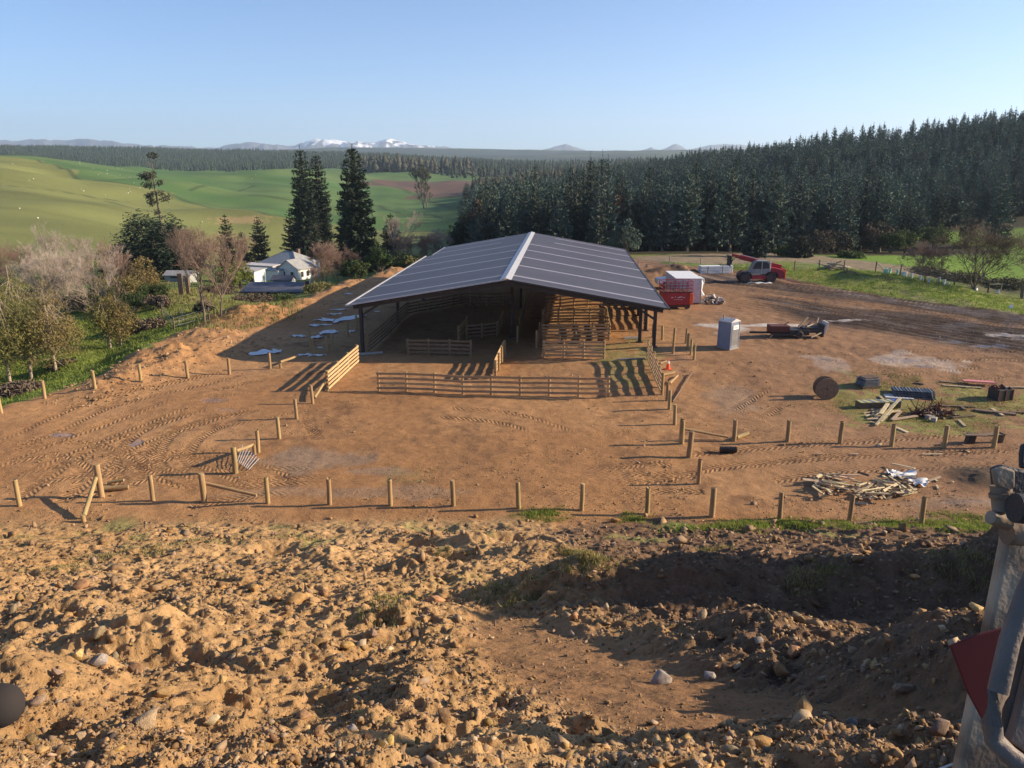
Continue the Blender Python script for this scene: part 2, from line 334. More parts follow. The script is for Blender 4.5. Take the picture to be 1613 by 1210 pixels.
M['blue'] = mat('blue_plastic', (.08, .14, .42), .5, (.06, .1, .35), 3)
M['yellow'] = mat('yellow_wrap', (.60, .52, .20), .6, (.45, .38, .16), 5)
M['greenpl'] = mat('pale_green_tree_guard', (.42, .72, .56), .5, (.36, .64, .5), 3)
M['bark'] = mat('grey_brown_bark', (.23, .18, .13), .9, (.12, .09, .065), 4, .5, stretch=(1, 1, .2))
M['palebark'] = mat('pale_bark', (.42, .34, .25), .9, (.26, .20, .14), 4, .4)
M['twig'] = mat('pinkish_twigs', (.30, .20, .15), .9, (.20, .13, .10), .5, rnd=.12)
M['paletwig'] = mat('pale_silvery_twigs', (.50, .41, .33), .9, (.33, .26, .2), .5, rnd=.1)
M['redtwig'] = mat('reddish_twigs', (.31, .185, .135), .9, (.22, .13, .10), .5, rnd=.1)
M['pine'] = mat('pine_needles', (.092, .124, .092), .85, (.045, .068, .056), .35, rnd=.36, detail=2)
M['darkpine'] = mat('dark_conifer_foliage', (.035, .055, .028), .85, (.018, .03, .017), .4, rnd=.15, detail=2)
M['olive'] = mat('olive_shrub_foliage', (.22, .19, .055), .85, (.12, .115, .04), .5, rnd=.2, detail=2, trans=.25)
M['ginger'] = mat('ginger_winter_leaves', (.27, .20, .075), .85, (.16, .125, .05), .5, rnd=.15, detail=2, trans=.25)
M['leafg'] = mat('mid_green_foliage', (.085, .12, .035), .85, (.04, .06, .02), .6, rnd=.2, detail=2, trans=.2)
M['limeg'] = mat('yellow_green_foliage', (.24, .26, .06), .85, (.14, .17, .04), .6, rnd=.15, detail=2, trans=.2)
M['duskyg'] = mat('dusky_grey_green_foliage', (.085, .085, .05), .85, (.045, .045, .03), .5, rnd=.2, detail=2)
M['brownb'] = mat('grey_brown_brush', (.155, .115, .08), .9, (.09, .065, .045), .5, rnd=.2, detail=2)
M['grass'] = mat('grass_blades', (.22, .28, .05), .8, (.13, .18, .035), .6, rnd=.2, trans=.3)
M['limegrass'] = mat('bright_grass_blades', (.27, .32, .06), .8, (.17, .22, .04), .8, trans=.3)
M['drygrass'] = mat('dry_grass_blades', (.30, .27, .10), .8, (.19, .18, .06), .6, rnd=.2, trans=.3)
M['rock'] = mat('tan_rock', (.40, .265, .14), .9, (.25, .155, .08), 3.0, .5, 14, rnd=.28, contrast=1.2)
def island(m, lo, hi):
    """every stone of a mass gets its own lightness"""
    n = m.node_tree.nodes; l = m.node_tree.links; b = n["Principled BSDF"]; src = b.inputs["Base Color"].links[0].from_socket
    g = n.new("ShaderNodeNewGeometry"); mr = n.new("ShaderNodeMapRange"); mr.inputs["To Min"].default_value = lo; mr.inputs["To Max"].default_value = hi; l.new(g.outputs["Random Per Island"], mr.inputs["Value"])
    fr = n.new("ShaderNodeMath"); fr.operation = 'FRACT'; mu = n.new("ShaderNodeMath"); mu.operation = 'MULTIPLY'; mu.inputs[1].default_value = 13.7; l.new(g.outputs["Random Per Island"], mu.inputs[0]); l.new(mu.outputs[0], fr.inputs[0])
    sr = n.new("ShaderNodeMapRange"); sr.inputs["To Min"].default_value = .82; sr.inputs["To Max"].default_value = 1.2; l.new(fr.outputs[0], sr.inputs["Value"])
    h = n.new("ShaderNodeHueSaturation"); l.new(src, h.inputs["Color"]); l.new(mr.outputs[0], h.inputs["Value"]); l.new(sr.outputs[0], h.inputs["Saturation"]); l.new(h.outputs[0], b.inputs["Base Color"])
island(M['rock'], .6, 1.3)
M['greyrock'] = mat('grey_rock', (.36, .31, .27), .9, (.22, .18, .15), 5, .5, 20, rnd=.2)
M['clod'] = mat('dirt_clods', (.36, .235, .13), .95, (.20, .125, .07), .9, .6, 12, detail=6)
island(M['clod'], .7, 1.25)
M['charcoal'] = mat('dark_spoil', (.045, .038, .03), .95, (.07, .055, .04), 4, .5)
M['wool'] = mat('cream_wool', (.66, .60, .48), .95, (.5, .45, .36), 8)
M['machine'] = mat('mud_splashed_cream_paint', (.36, .27, .19), .7, (.14, .09, .06), 9, .35, 30, detail=9, contrast=1.6)
M['machdark'] = mat('greasy_dark_steel', (.025, .025, .03), .55, (.06, .05, .045), 14, .3)
M['redflag'] = mat('faded_red_plate', (.13, .018, .018), .75, (.10, .014, .016), 3)
M['grip'] = mat('dull_dark_rubber', (.022, .017, .017), .9, (.03, .024, .022), 6)
M['mirror'] = mat('grey_mirror_back', (.17, .13, .11), .6, (.09, .07, .06), 9, .3, 60, detail=8)
# ground material: colours of the soils and swards come from the surface map, fine grain from noise
def ground_mat():
    m = bpy.data.materials.new('ground_surface'); m.use_nodes = True; n = m.node_tree.nodes; l = m.node_tree.links; b = n["Principled BSDF"]
    at_ = n.new("ShaderNodeAttribute"); at_.attribute_name = "soil"
    wt = n.new("ShaderNodeAttribute"); wt.attribute_name = "wet"
    tk = n.new("ShaderNodeAttribute"); tk.attribute_name = "track"
    gs = n.new("ShaderNodeAttribute"); gs.attribute_name = "sward"
    geo = n.new("ShaderNodeNewGeometry")
    def noise(sc_, det, rough=.6):
        z = n.new("ShaderNodeTexNoise"); z.inputs["Scale"].default_value = sc_; z.inputs["Detail"].default_value = det; z.inputs["Roughness"].default_value = rough; l.new(geo.outputs["Position"], z.inputs["Vector"]); return z
    def math_(op, a, b_=None):
        q = n.new("ShaderNodeMath"); q.operation = op
        for i, v in enumerate((a, b_)):
            if v is None: continue
            if isinstance(v, (int, float)): q.inputs[i].default_value = v
            else: l.new(v, q.inputs[i])
        return q.outputs[0]
    n1 = noise(1.6, 8, .7); n2 = noise(14, 6, .7); n3 = noise(60, 3)
    v = math_('ADD', math_('MULTIPLY', n1.outputs["Fac"], .75), math_('MULTIPLY', n2.outputs["Fac"], .8))
    mr = n.new("ShaderNodeMapRange"); mr.inputs["From Min"].default_value = .55; mr.inputs["From Max"].default_value = 1.0; mr.inputs["To Min"].default_value = .68; mr.inputs["To Max"].default_value = 1.32; l.new(v, mr.inputs["Value"])
    hs = n.new("ShaderNodeHueSaturation"); l.new(at_.outputs["Color"], hs.inputs["Color"]); l.new(mr.outputs[0], hs.inputs["Value"]); l.new(hs.outputs[0], b.inputs["Base Color"])
    # lug marks of tyres: track = (distance along, side, strength)
    sp = n.new("ShaderNodeSeparateXYZ"); l.new(tk.outputs["Vector"], sp.inputs[0])
    lug = math_('SINE', math_('MULTIPLY', math_('ADD', sp.outputs[0], math_('MULTIPLY', math_('ABSOLUTE', sp.outputs[1]), 1.1)), 2 * math.pi / .31))
    lug = math_('MULTIPLY', lug, math_('MULTIPLY', sp.outputs[2], .032))
    h = math_('ADD', math_('MULTIPLY', n1.outputs["Fac"], .10), math_('ADD', math_('MULTIPLY', n2.outputs["Fac"], .05), math_('MULTIPLY', n3.outputs["Fac"], .012)))
    dry = math_('SUBTRACT', 1.0, wt.outputs["Fac"]); h = math_('MULTIPLY', math_('ADD', h, lug), dry)
    bp = n.new("ShaderNodeBump"); bp.inputs["Strength"].default_value = .8; bp.inputs["Distance"].default_value = 1.0; l.new(h, bp.inputs["Height"]); l.new(bp.outputs[0], b.inputs["Normal"])
    r = n.new("ShaderNodeMapRange"); r.inputs["To Min"].default_value = .95; r.inputs["To Max"].default_value = .12; l.new(wt.outputs["Fac"], r.inputs["Value"]); l.new(r.outputs[0], b.inputs["Roughness"])
    s2 = n.new("ShaderNodeMapRange"); s2.inputs["To Min"].default_value = .12; s2.inputs["To Max"].default_value = .6; l.new(wt.outputs["Fac"], s2.inputs["Value"]); l.new(s2.outputs[0], b.inputs["Specular IOR Level"])
    return m
# ------------------------------------------------------------------ the ground sheet
rows = [1.0]
while rows[-1] < 12500:
    D = rows[-1]; rows.append(D + min(max(.022, D * D * 6.5e-5), .0085 * D))
rows = np.array(rows)
uf = np.linspace(-.80, .80, 820); ul = -.80 - np.cumsum(np.linspace(.004, .05, 40))[::1]; ur = .80 + np.cumsum(np.linspace(.004, .05, 40))
us = np.concatenate([ul[::-1], uf, ur])
UU, YY = np.meshgrid(us, rows); XX = UU * YY; XX = XX.ravel(); YY = YY.ravel()
ZZ = G(XX, YY)
nr, nc = len(rows), len(us)
ii = (np.arange(nr - 1)[:, None] * nc + np.arange(nc - 1)[None]).ravel()
FF = np.stack([ii, ii + 1, ii + nc + 1, ii + nc], 1)
C = lambda *c: np.array(c, float)
def mix(a, b, t): t = np.asarray(t)[:, None]; return a * (1 - t) + b * t
def worldpoly(pts, D=None): return [tuple(at(*p)[:2]) for p in pts]
X, Y = XX, YY; sdY = sdist(YARD, X + vn(X / 1.5, Y / 1.5, 1) * 1.6 + vn(X / .4, Y / .4, 2) * .7, Y + vn(X / 1.4, Y / 1.6, 3) * 1.8)
n_a = fbm(X / 9, Y / 9, 4, 0); n_b = fbm(X / 2, Y / 2, 4, 2); n_c = fbm(X / .5, Y / .5, 3, 5)
# pasture
grass = mix(C(.095, .155, .028), C(.17, .18, .05), S(.5 + n_a * 1.3 + n_b * .4))
far = S((Y - 170) / 60)
hillc = mix(C(.205, .215, .07), C(.155, .165, .055), S(.5 + fbm(X / 70, Y / 50, 4, 5) * 1.6))
G2 = worldpoly([(-150, 247), (60, 252), (150, 285), (260, 301), (420, 338), (470, 345)]) ; G2 = G2 + [(G2[-1][0] + 40, 380), (60, 300), (300, 900), (300, 1800), (-1200, 1800), (-900, 800)]
gm = S(sdist(G2, X + vn(X / 30, Y / 30, 2) * 18, Y) / 4 + .5)
bright = mix(C(.082, .15, .046), C(.115, .17, .055), S(.5 + fbm(X / 90, Y / 60, 3, 1) * 1.5))
hillc = mix(hillc, bright, gm)
tr = np.abs(np.sin((Y + .25 * X + 12 * fbm(X / 60, Y / 60, 2, 4)) / 17)) ** 24       # faint stock tracks along the slopes
hillc = mix(hillc, hillc * .75, tr * .5)
col = mix(grass, hillc, far)
lush = S((X + 18 - 0) / -14) * (1 - far); col = mix(col, mix(C(.15, .21, .03), C(.18, .20, .045), S(.5 + n_b)), lush * S((75 - Y) / 20) * .8)
dryp = worldpoly([(230, 470), (300, 455), (350, 470), (480, 478), (480, 500), (330, 520), (260, 510)]); col = mix(col, C(.30, .27, .085), S(sdist(dryp, X, Y + n_b * 4) / 3 + .5) * (.75 + .3 * n_b))
ploughed = [(-88, 690), (-92, 760), (-170, 800), (-150, 900), (60, 900), (40, 690)]
col = mix(col, C(.135, .085, .062), S(sdist(ploughed, X + n_a * 20, Y) / 6 + .5))
col = mix(col, C(.14, .235, .03), S((X - 38) / 8) * S((Y - 98) / 8) * (1 - S((Y - 330) / 60)) * (.85 + .3 * n_a))
def line_(pts, wd):
    P = [at(*p) for p in pts]; d = np.full(len(X), 1e9)
    for a_, b_ in zip(P[:-1], P[1:]): ex, ey = b_.x - a_.x, b_.y - a_.y; t = np.clip(((X - a_.x) * ex + (Y - a_.y) * ey) / (ex * ex + ey * ey + 1e-9), 0, 1); d = np.minimum(d, np.hypot(X - a_.x - t * ex, Y - a_.y - t * ey))
    return S(1.5 - d / wd)
for pts, wd in [([(60, 252), (150, 285), (260, 301), (420, 338), (470, 345)], 1.6), ([(580, 285), (640, 300), (700, 325), (728, 332)], 3.5), ([(400, 308), (470, 318)], 3), ([(585, 320), (660, 338), (720, 345)], 1.8), ([(170, 318), (230, 330)], 2.4), ([(0, 292), (120, 306), (200, 318)], 1.2), ([(300, 300), (400, 292), (470, 296)], 1.5)]: col = mix(col, C(.05, .07, .03), line_(pts, wd) * .7)
clay = worldpoly([(330, 342), (420, 340), (420, 352), (330, 352)]); col = mix(col, C(.38, .25, .13), S(sdist(clay, X + n_b * 8, Y + n_b * 8) / 4 + .3) * .6)
# forest floor and far forested country
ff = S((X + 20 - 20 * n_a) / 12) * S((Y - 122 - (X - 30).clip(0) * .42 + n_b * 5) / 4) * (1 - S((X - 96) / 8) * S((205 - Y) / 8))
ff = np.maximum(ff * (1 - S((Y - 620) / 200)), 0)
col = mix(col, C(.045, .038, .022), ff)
farf = S((Y - 1500) / 500); col = mix(col, mix(C(.03, .045, .025), C(.07, .09, .035), S(fbm(X / 260, Y / 400, 4, 6) * 3 - .4)), farf)
# spoil, road and worn strips beyond the fence on the right
rd = worldpoly([(1000, 404), (1140, 400), (1230, 398), (1420, 418), (1500, 434), (1500, 441), (1400, 428), (1240, 412), (1130, 416), (1000, 416)])
col = mix(col, C(.25, .18, .12), S(sdist(rd, X, Y + n_b * 1.5) / 1.5 + .5) * .9)
ban = worldpoly([(1480, 440), (1613, 440), (1720, 470), (1613, 465), (1540, 458)]); col = mix(col, C(.10, .09, .05), S(sdist(ban, X, Y + n_b * 2) / 4 + .6) * .8)
rt2 = worldpoly([(1000, 420), (1160, 420), (1160, 440), (1000, 440)]); 
# the bulldozed yard
dirt = mix(C(.33, .170, .074), C(.41, .226, .105), S(.5 + n_a * 1.2 + n_b * .5))
dirt = mix(dirt, C(.25, .13, .062), S(n_b * 1.6 + n_c * .8 - .1))
dirt = mix(dirt, C(.25, .145, .085), S((X - 8) / 12) * .75)
mudz = S((X - 15) / 9) * S((Y - 44) / 9) * (1 - S((Y - 92) / 16)); wavy = Y + 1.2 * X + 4.5 * fbm(X / 11, Y / 11, 3, 2)
streak = S(.75 + 1.6 * fbm(wavy / 4.2, X / 26, 3, 3) + 1.0 * fbm(wavy / .9, X / 9, 2, 1))
band = np.exp(-((wavy - 126) / 7.5) ** 2) + np.exp(-((wavy - 105) / 7.0) ** 2) * S((X - 23) / 5) + .8 * S((X - 35) / 4) * S((wavy - 98) / 4) * S((134 - wavy) / 4)
dirt = mix(dirt, C(.06, .04, .031), np.clip(mudz * band * streak * 2.3, 0, .95))
fine = S(.3 + 2.6 * vn(wavy / .55, X / 6, 4) + 1.5 * vn(wavy / .23, X / 4, 5)); dirt = mix(dirt, C(.045, .03, .025), np.clip(mudz * band * fine, 0, .85)); dirt = mix(dirt, C(.40, .33, .28), np.clip(mudz * band * S(3.2 * vn(wavy / .8 + 9, X / 3, 6) - .75), 0, 1) * .6)  # last mix paints pale wet glints into the mud colour
def blob(px, py, rx, ry, e=.5):
    c = at(px, py); return S((1 - np.sqrt(((X - c.x) / rx) ** 2 + ((Y - c.y) / ry) ** 2) + e * (n_b * 1.3 + n_c * .5)) * 2.2)
grey = np.maximum.reduce([blob(500, 728, 3.4, 1.5) * .9, blob(590, 742, 2.6, .8) * .8, blob(460, 718, 1.5, 1.1), blob(1150, 630, 2.2, 3.0) * .8, blob(560, 775, 6, .8) * .6, blob(1540, 790, 5, .7) * .6, blob(1040, 560, 2, 5) * .25])
dirt = mix(dirt, C(.27, .185, .125), grey * .85)
lime = np.maximum.reduce([blob(1150, 517, 2.4, 2.4), blob(1185, 513, 4.5, .8), blob(1330, 505, 2.6, .5), blob(1590, 527, 3, .8, .9) * .8, blob(1440, 573, 2.4, 2.2, 1.2) * .45, blob(1300, 570, 1.6, 2, 1.3) * .3])
dirt = mix(dirt, C(.50, .43, .37), lime)
moss = np.maximum.reduce([blob(880, 545, 3.5, 4.5) * .0, blob(985, 550, 2.4, 5.5) * .7, blob(985, 590, 1.7, 2.3) * .6, blob(1500, 665, 5.5, 2.2, .8), blob(1390, 632, 4.0, 4.2, .9) * .9, blob(1560, 640, 5, 4, .8) * .95, blob(640, 745, 1.5, 1, 1) * .3])
dirt = mix(dirt, mix(C(.17, .19, .05), C(.26, .22, .08), S(.5 + n_c)), np.clip(moss, 0, 1) * S(.75 + n_c * 1.8 + n_b * .8))
shed_floor = worldpoly([(575, 556), (1015, 560), (1015, 500), (640, 470)]); 
edge_l = S((-X - 8) / 6) * np.exp(-((sdY - 2.5) / 3.5) ** 2); dirt = mix(dirt, C(.43, .225, .095), edge_l * .6)
inside = S(sdY / .8 + .5); col = mix(col, dirt, inside)
# rank grass strip inside the fence on the right, far edge of the yard
strip = [tuple(hit_plane(*p)) for p in [(1120, 424), (1200, 428), (1260, 441), (1330, 456), (1420, 470), (1520, 483), (1613, 495), (1700, 505), (1700, 470), (1500, 440), (1330, 428), (1240, 422), (1130, 418)]]
sg = S(sdist(strip, X, Y + n_b * 3.5) / 1.2 + .5); col = mix(col, mix(C(.19, .22, .045), C(.24, .22, .07), S(.5 + n_b)), sg * .93)
# the dirt bank under the camera
b = 1 - S((Y - 27.4 - n_b * 1.2) / 1.6)
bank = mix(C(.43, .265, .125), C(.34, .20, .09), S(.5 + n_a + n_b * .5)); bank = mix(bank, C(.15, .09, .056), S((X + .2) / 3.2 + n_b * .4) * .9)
tro = trough(X, Y); bank = mix(bank, C(.27, .145, .07), tro * .85)
bgr = S(fbm(X / 1.3, Y / 1.3, 3, 6) * 3 - .55) * S((Y - 12) / 8) * (.35 + .3 * S((Y - 20) / 5)); bank = mix(bank, C(.20, .20, .07), bgr)
gl = S(1 - np.abs(Y - 27.4 - .2 * n_b) / .9) * S((X - 5.0) / 2) * S(n_b * 3 + .7); bank = mix(bank, C(.17, .22, .04), gl * .9)
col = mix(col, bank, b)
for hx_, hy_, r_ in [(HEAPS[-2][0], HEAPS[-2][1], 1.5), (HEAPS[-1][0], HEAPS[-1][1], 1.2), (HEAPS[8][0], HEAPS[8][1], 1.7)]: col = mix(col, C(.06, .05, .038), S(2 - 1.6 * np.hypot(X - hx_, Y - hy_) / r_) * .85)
wet = np.zeros(len(X))
for px, py, rx, ry, k in [(100, 684, .75, .35, .9), (340, 631, .9, .5, .6), (215, 698, .35, .6, .9), (350, 645, .8, .3, .5), (110, 812, .3, .6, 0), (1590, 527, 1.8, .35, .8), (1560, 545, 2.4, .4, .8), (1500, 540, 1.2, .35, .7), (1330, 507, .5, .2, .4), (1450, 578, 1.1, .5, .7), (1430, 568, 1.5, .4, .6), (1290, 566, .9, .5, .4), (1540, 790, 2.6, .16, .35)]:
    if not k: continue
    c = at(px, py); d = np.sqrt(((X - c.x) / rx) ** 2 + ((Y - c.y) / ry) ** 2); q = S((1 - d + n_b * .9 + n_c * .35) * 4)
    wet = np.maximum(wet, q * k)
wet = np.maximum(wet, mudz * band * .3 * S(n_b * 2 + .3))
col = mix(col, C(.16, .115, .085), np.clip(wet, 0, 1) * inside * .5)
wet = wet * inside * (1 - b)
# tyre tracks pressed into the yard
tv = np.zeros((len(X), 3), np.float32); dep = np.zeros(len(X))
near = (Y > 28) & (Y < 100); idx = np.nonzero(near)[0]; xn, yn = X[idx], Y[idx]
TR = [[(20, 740), (110, 700), (230, 655), (330, 622), (440, 600), (520, 592)], [(60, 790), (190, 700), (300, 662), (420, 625), (470, 605)], [(0, 705), (60, 680), (150, 640), (260, 612), (360, 590)],
      [(260, 720), (285, 690), (330, 668), (420, 650), (470, 632)], [(250, 715), (275, 745), (330, 758), (450, 752), (640, 748), (760, 740)], [(300, 785), (420, 768), (560, 766), (760, 768), (980, 760), (1100, 762)],
      [(10, 720), (90, 706), (140, 715), (190, 745)], [(800, 745), (900, 748), (1010, 745), (1120, 725), (1300, 710), (1600, 690)], [(560, 600), (530, 630), (512, 655), (530, 690)], [(590, 604), (560, 640), (548, 660)],
      [(240, 760), (215, 735), (225, 700), (262, 672), (330, 650)], [(120, 770), (260, 735), (330, 725), (420, 760)], [(30, 760), (150, 730), (260, 725), (330, 745)], [(700, 650), (800, 660), (900, 690), (1000, 690)], [(840, 730), (950, 715), (1060, 725)], [(1240, 560), (1340, 565), (1450, 560), (1613, 560)], [(1250, 590), (1400, 600), (1560, 585)], [(1180, 650), (1230, 620), (1290, 608)], [(1200, 745), (1330, 730), (1613, 720)]]
best = np.full(len(idx), 1e9)
for tr_ in TR:
    P = [at(*p) for p in tr_]; Q = []
    for i in range(len(P) - 1):                              # Catmull-Rom
        p0 = P[max(i - 1, 0)]; p1 = P[i]; p2 = P[i + 1]; p3 = P[min(i + 2, len(P) - 1)]
        for t in np.linspace(0, 1, 10)[:-1]: Q.append(.5 * ((2 * p1) + (p2 - p0) * t + (2 * p0 - 5 * p1 + 4 * p2 - p3) * t * t + (3 * p1 - p0 - 3 * p2 + p3) * t ** 3))
    Q.append(P[-1]); s0 = 0
    for a_, b_ in zip(Q[:-1], Q[1:]):
        ex, ey = b_.x - a_.x, b_.y - a_.y; L = math.hypot(ex, ey)
        if L < 1e-4: continue
        t = ((xn - a_.x) * ex + (yn - a_.y) * ey) / L / L; lat = ((xn - a_.x) * -ey + (yn - a_.y) * ex) / L
        ok = (t >= 0) & (t < 1)
        for off in (-.95, .95):
            q = np.abs(lat - off); s = ok & (q < .4) & (q < best); best[s] = q[s]
            tv[idx[s], 0] = (s0 + t[s] * L); tv[idx[s], 1] = (lat - off)[s]; tv[idx[s], 2] = S((.4 - q[s]) / .12)
        s0 += L
fade = S(.62 + n_a * 1.6 + n_b * .5); tv[:, 2] *= fade
ZZ = ZZ - tv[:, 2] * .035 * S(sdY)
col = mix(col, col * .8, tv[:, 2] * .6)
me = mesh_np('ground', np.stack([X, Y, ZZ], 1), FF, ground_mat(), smooth=True)
ca = me.color_attributes.new("soil", 'FLOAT_COLOR', 'POINT'); ca.data.foreach_set("color", np.concatenate([np.clip(col, 0, 1), np.ones((len(X), 1))], 1).astype(np.float32).ravel())
a = me.attributes.new("wet", 'FLOAT', 'POINT'); a.data.foreach_set("value", wet.astype(np.float32))
a = me.attributes.new("track", 'FLOAT_VECTOR', 'POINT'); a.data.foreach_set("vector", tv.ravel())
ground = tag(link('ground', me), kind='structure')
del FF, UU
# ------------------------------------------------------------------ mountains on the horizon
def ridge(prof, D0, depth, name, mat_, rough_amp):
    xs = np.array([p[0] for p in prof], float); tops = np.array([p[1] for p in prof], float)
    px = np.arange(xs[0], xs[-1], 1.6); t = np.interp(px, xs, tops)
    v = np.linspace(0, 1, 26); PX, VV = np.meshgrid(px, v); D = D0 + depth * VV
    rx = (PX - 806.5) / FPX; Xm = rx * D0 * 1.0 / cP * .985
    ztop = np.array([pz(q, tt, D0 + depth * .5)[2] for q, tt in zip(px, t)]); base = 60.0
    env = np.sin(np.pi * np.clip(VV * .96 + .02, 0, 1)) ** .8; n = fbm(Xm / 260, D / 300, 5, 3, .55); rg = 1 - np.abs(fbm(Xm / 420, D / 380, 4, 5)) * 2.2
    Z = base + (ztop - base) * np.clip(env * (.82 + .18 * rg) + n * rough_amp * env * (1 - env) * 4, -.2, 1.0 + .02 * rg)
    nr, nc = PX.shape; ii = (np.arange(nr - 1)[:, None] * nc + np.arange(nc - 1)[None]).ravel()
    return tag(link(name, mesh_np(name, np.stack([Xm.ravel() * (D.ravel() / D0), D.ravel(), Z.ravel()], 1), np.stack([ii, ii + 1, ii + nc + 1, ii + nc], 1), mat_, True)), kind='structure')
mm_ = bpy.data.materials.new('mountain_rock_and_snow'); mm_.use_nodes = True; n = mm_.node_tree.nodes; l = mm_.node_tree.links
geo = n.new("ShaderNodeNewGeometry"); sx = n.new("ShaderNodeSeparateXYZ"); l.new(geo.outputs["Position"], sx.inputs[0])
nz = n.new("ShaderNodeTexNoise"); nz.inputs["Scale"].default_value = .009; nz.inputs["Detail"].default_value = 8; l.new(geo.outputs["Position"], nz.inputs["Vector"])
q = n.new("ShaderNodeMath"); q.operation = 'MULTIPLY_ADD'; q.inputs[1].default_value = 520; l.new(nz.outputs["Fac"], q.inputs[0]); l.new(sx.outputs[2], q.inputs[2])
mr = n.new("ShaderNodeMapRange"); mr.inputs["From Min"].default_value = 560; mr.inputs["From Max"].default_value = 590; l.new(q.outputs[0], mr.inputs["Value"])
mr2 = n.new("ShaderNodeMapRange"); mr2.inputs["From Min"].default_value = -2700; mr2.inputs["From Max"].default_value = -2480; l.new(sx.outputs[0], mr2.inputs["Value"])
mr3 = n.new("ShaderNodeMapRange"); mr3.inputs["From Min"].default_value = -700; mr3.inputs["From Max"].default_value = -900; l.new(sx.outputs[0], mr3.inputs["Value"])
q2 = n.new("ShaderNodeMath"); q2.operation = 'MULTIPLY'; l.new(mr2.outputs[0], q2.inputs[0]); l.new(mr3.outputs[0], q2.inputs[1])
q3 = n.new("ShaderNodeMath"); q3.operation = 'MULTIPLY'; l.new(q2.outputs[0], q3.inputs[0]); l.new(mr.outputs[0], q3.inputs[1])
mx = n.new("ShaderNodeMixRGB"); mx.inputs[1].default_value = (.10, .10, .11, 1); mx.inputs[2].default_value = (.9, .9, .92, 1); l.new(q3.outputs[0], mx.inputs[0]); l.new(mx.outputs[0], n["Principled BSDF"].inputs["Base Color"]); n["Principled BSDF"].inputs["Roughness"].default_value = .9
ridge([(-300, 236), (-60, 226), (20, 230), (50, 219), (75, 222), (110, 217), (150, 221), (175, 218), (200, 223), (240, 224), (300, 229), (360, 231), (385, 228), (420, 223), (450, 227), (485, 229), (500, 224), (518, 216), (540, 219), (560, 221), (575, 220), (590, 219), (607, 223), (622, 217), (640, 221), (660, 225), (700, 230), (730, 234), (770, 238),
       (830, 240), (855, 235), (885, 226), (905, 233), (930, 241), (975, 241), (1000, 236), (1012, 230), (1025, 234), (1048, 225), (1065, 235), (1100, 228), (1130, 226), (1180, 232), (1300, 234), (1500, 230), (1800, 234), (2000, 240)], 9000, 1900, 'mountain_range', mm_, .5)
# ------------------------------------------------------------------ trees
def leaves(C_, size, per, rs, spread, dirs=None, flat=.0, aspect=.45):
    """per triangles around every centre -> V,F"""
    n = len(C_) * per; c = np.repeat(C_, per, 0) + (rs.rand(n, 3) - .5) * 2 * np.repeat(np.asarray(spread).reshape(-1, 1) if np.ndim(spread) else np.full((len(C_), 1), spread), per, 0)
    a = rs.randn(n, 3); a[:, 2] *= (1 - flat)
    if dirs is not None: a = a * .55 + np.repeat(dirs, per, 0) * 1.1
    a /= np.linalg.norm(a, axis=1, keepdims=True) + 1e-9
    b = np.cross(a, rs.randn(n, 3)); b /= np.linalg.norm(b, axis=1, keepdims=True) + 1e-9
    s = size * (.6 + .8 * rs.rand(n, 1))
    V = np.stack([c - a * s * .5 - b * s * aspect * .5, c - a * s * .5 + b * s * aspect * .5, c + a * s * .5], 1).reshape(-1, 3)
    return V, np.arange(3 * n).reshape(-1, 3)
def tubes(segs, n=4):
    """segs: list of (p0, p1, r0, r1) -> quads"""
    A = np.array([s[0] for s in segs], float); B = np.array([s[1] for s in segs], float); r0 = np.array([s[2] for s in segs])[:, None]; r1 = np.array([s[3] for s in segs])[:, None]
    d = B - A; d /= np.linalg.norm(d, axis=1, keepdims=True) + 1e-9
    up = np.where(np.abs(d[:, 2:3]) > .9, np.array([[1., 0, 0]]), np.array([[0, 0, 1.]])); r = np.cross(d, up); r /= np.linalg.norm(r, axis=1, keepdims=True); u = np.cross(r, d)
    V = []
    for k in range(n):
        a = 2 * math.pi * k / n; o = r * math.cos(a) + u * math.sin(a); V.append(A + o * r0); 
    for k in range(n):
        a = 2 * math.pi * k / n; o = r * math.cos(a) + u * math.sin(a); V.append(B + o * r1)
    V = np.stack(V, 1).reshape(-1, 3); m = len(segs); base = (np.arange(m) * 2 * n)[:, None]
    F = np.concatenate([np.stack([base[:, 0] + k, base[:, 0] + (k + 1) % n, base[:, 0] + n + (k + 1) % n, base[:, 0] + n + k], 1) for k in range(n)])
    return V, F
def trunk_mesh(name, h, r, m, rs, lean=0.0, top=.12):
    pts = [np.array([lean * h * t * t + .03 * h * math.sin(3 * t), 0, h * t]) for t in np.linspace(-.02, 1, 9)]
    segs = [(pts[i], pts[i + 1], r * (1 - (1 - top) * i / 8) * (1.35 if i == 0 else 1), r * (1 - (1 - top) * (i + 1) / 8)) for i in range(8)]
    V, F = tubes(segs, 7); return mesh_np(name, V, F, m, True)
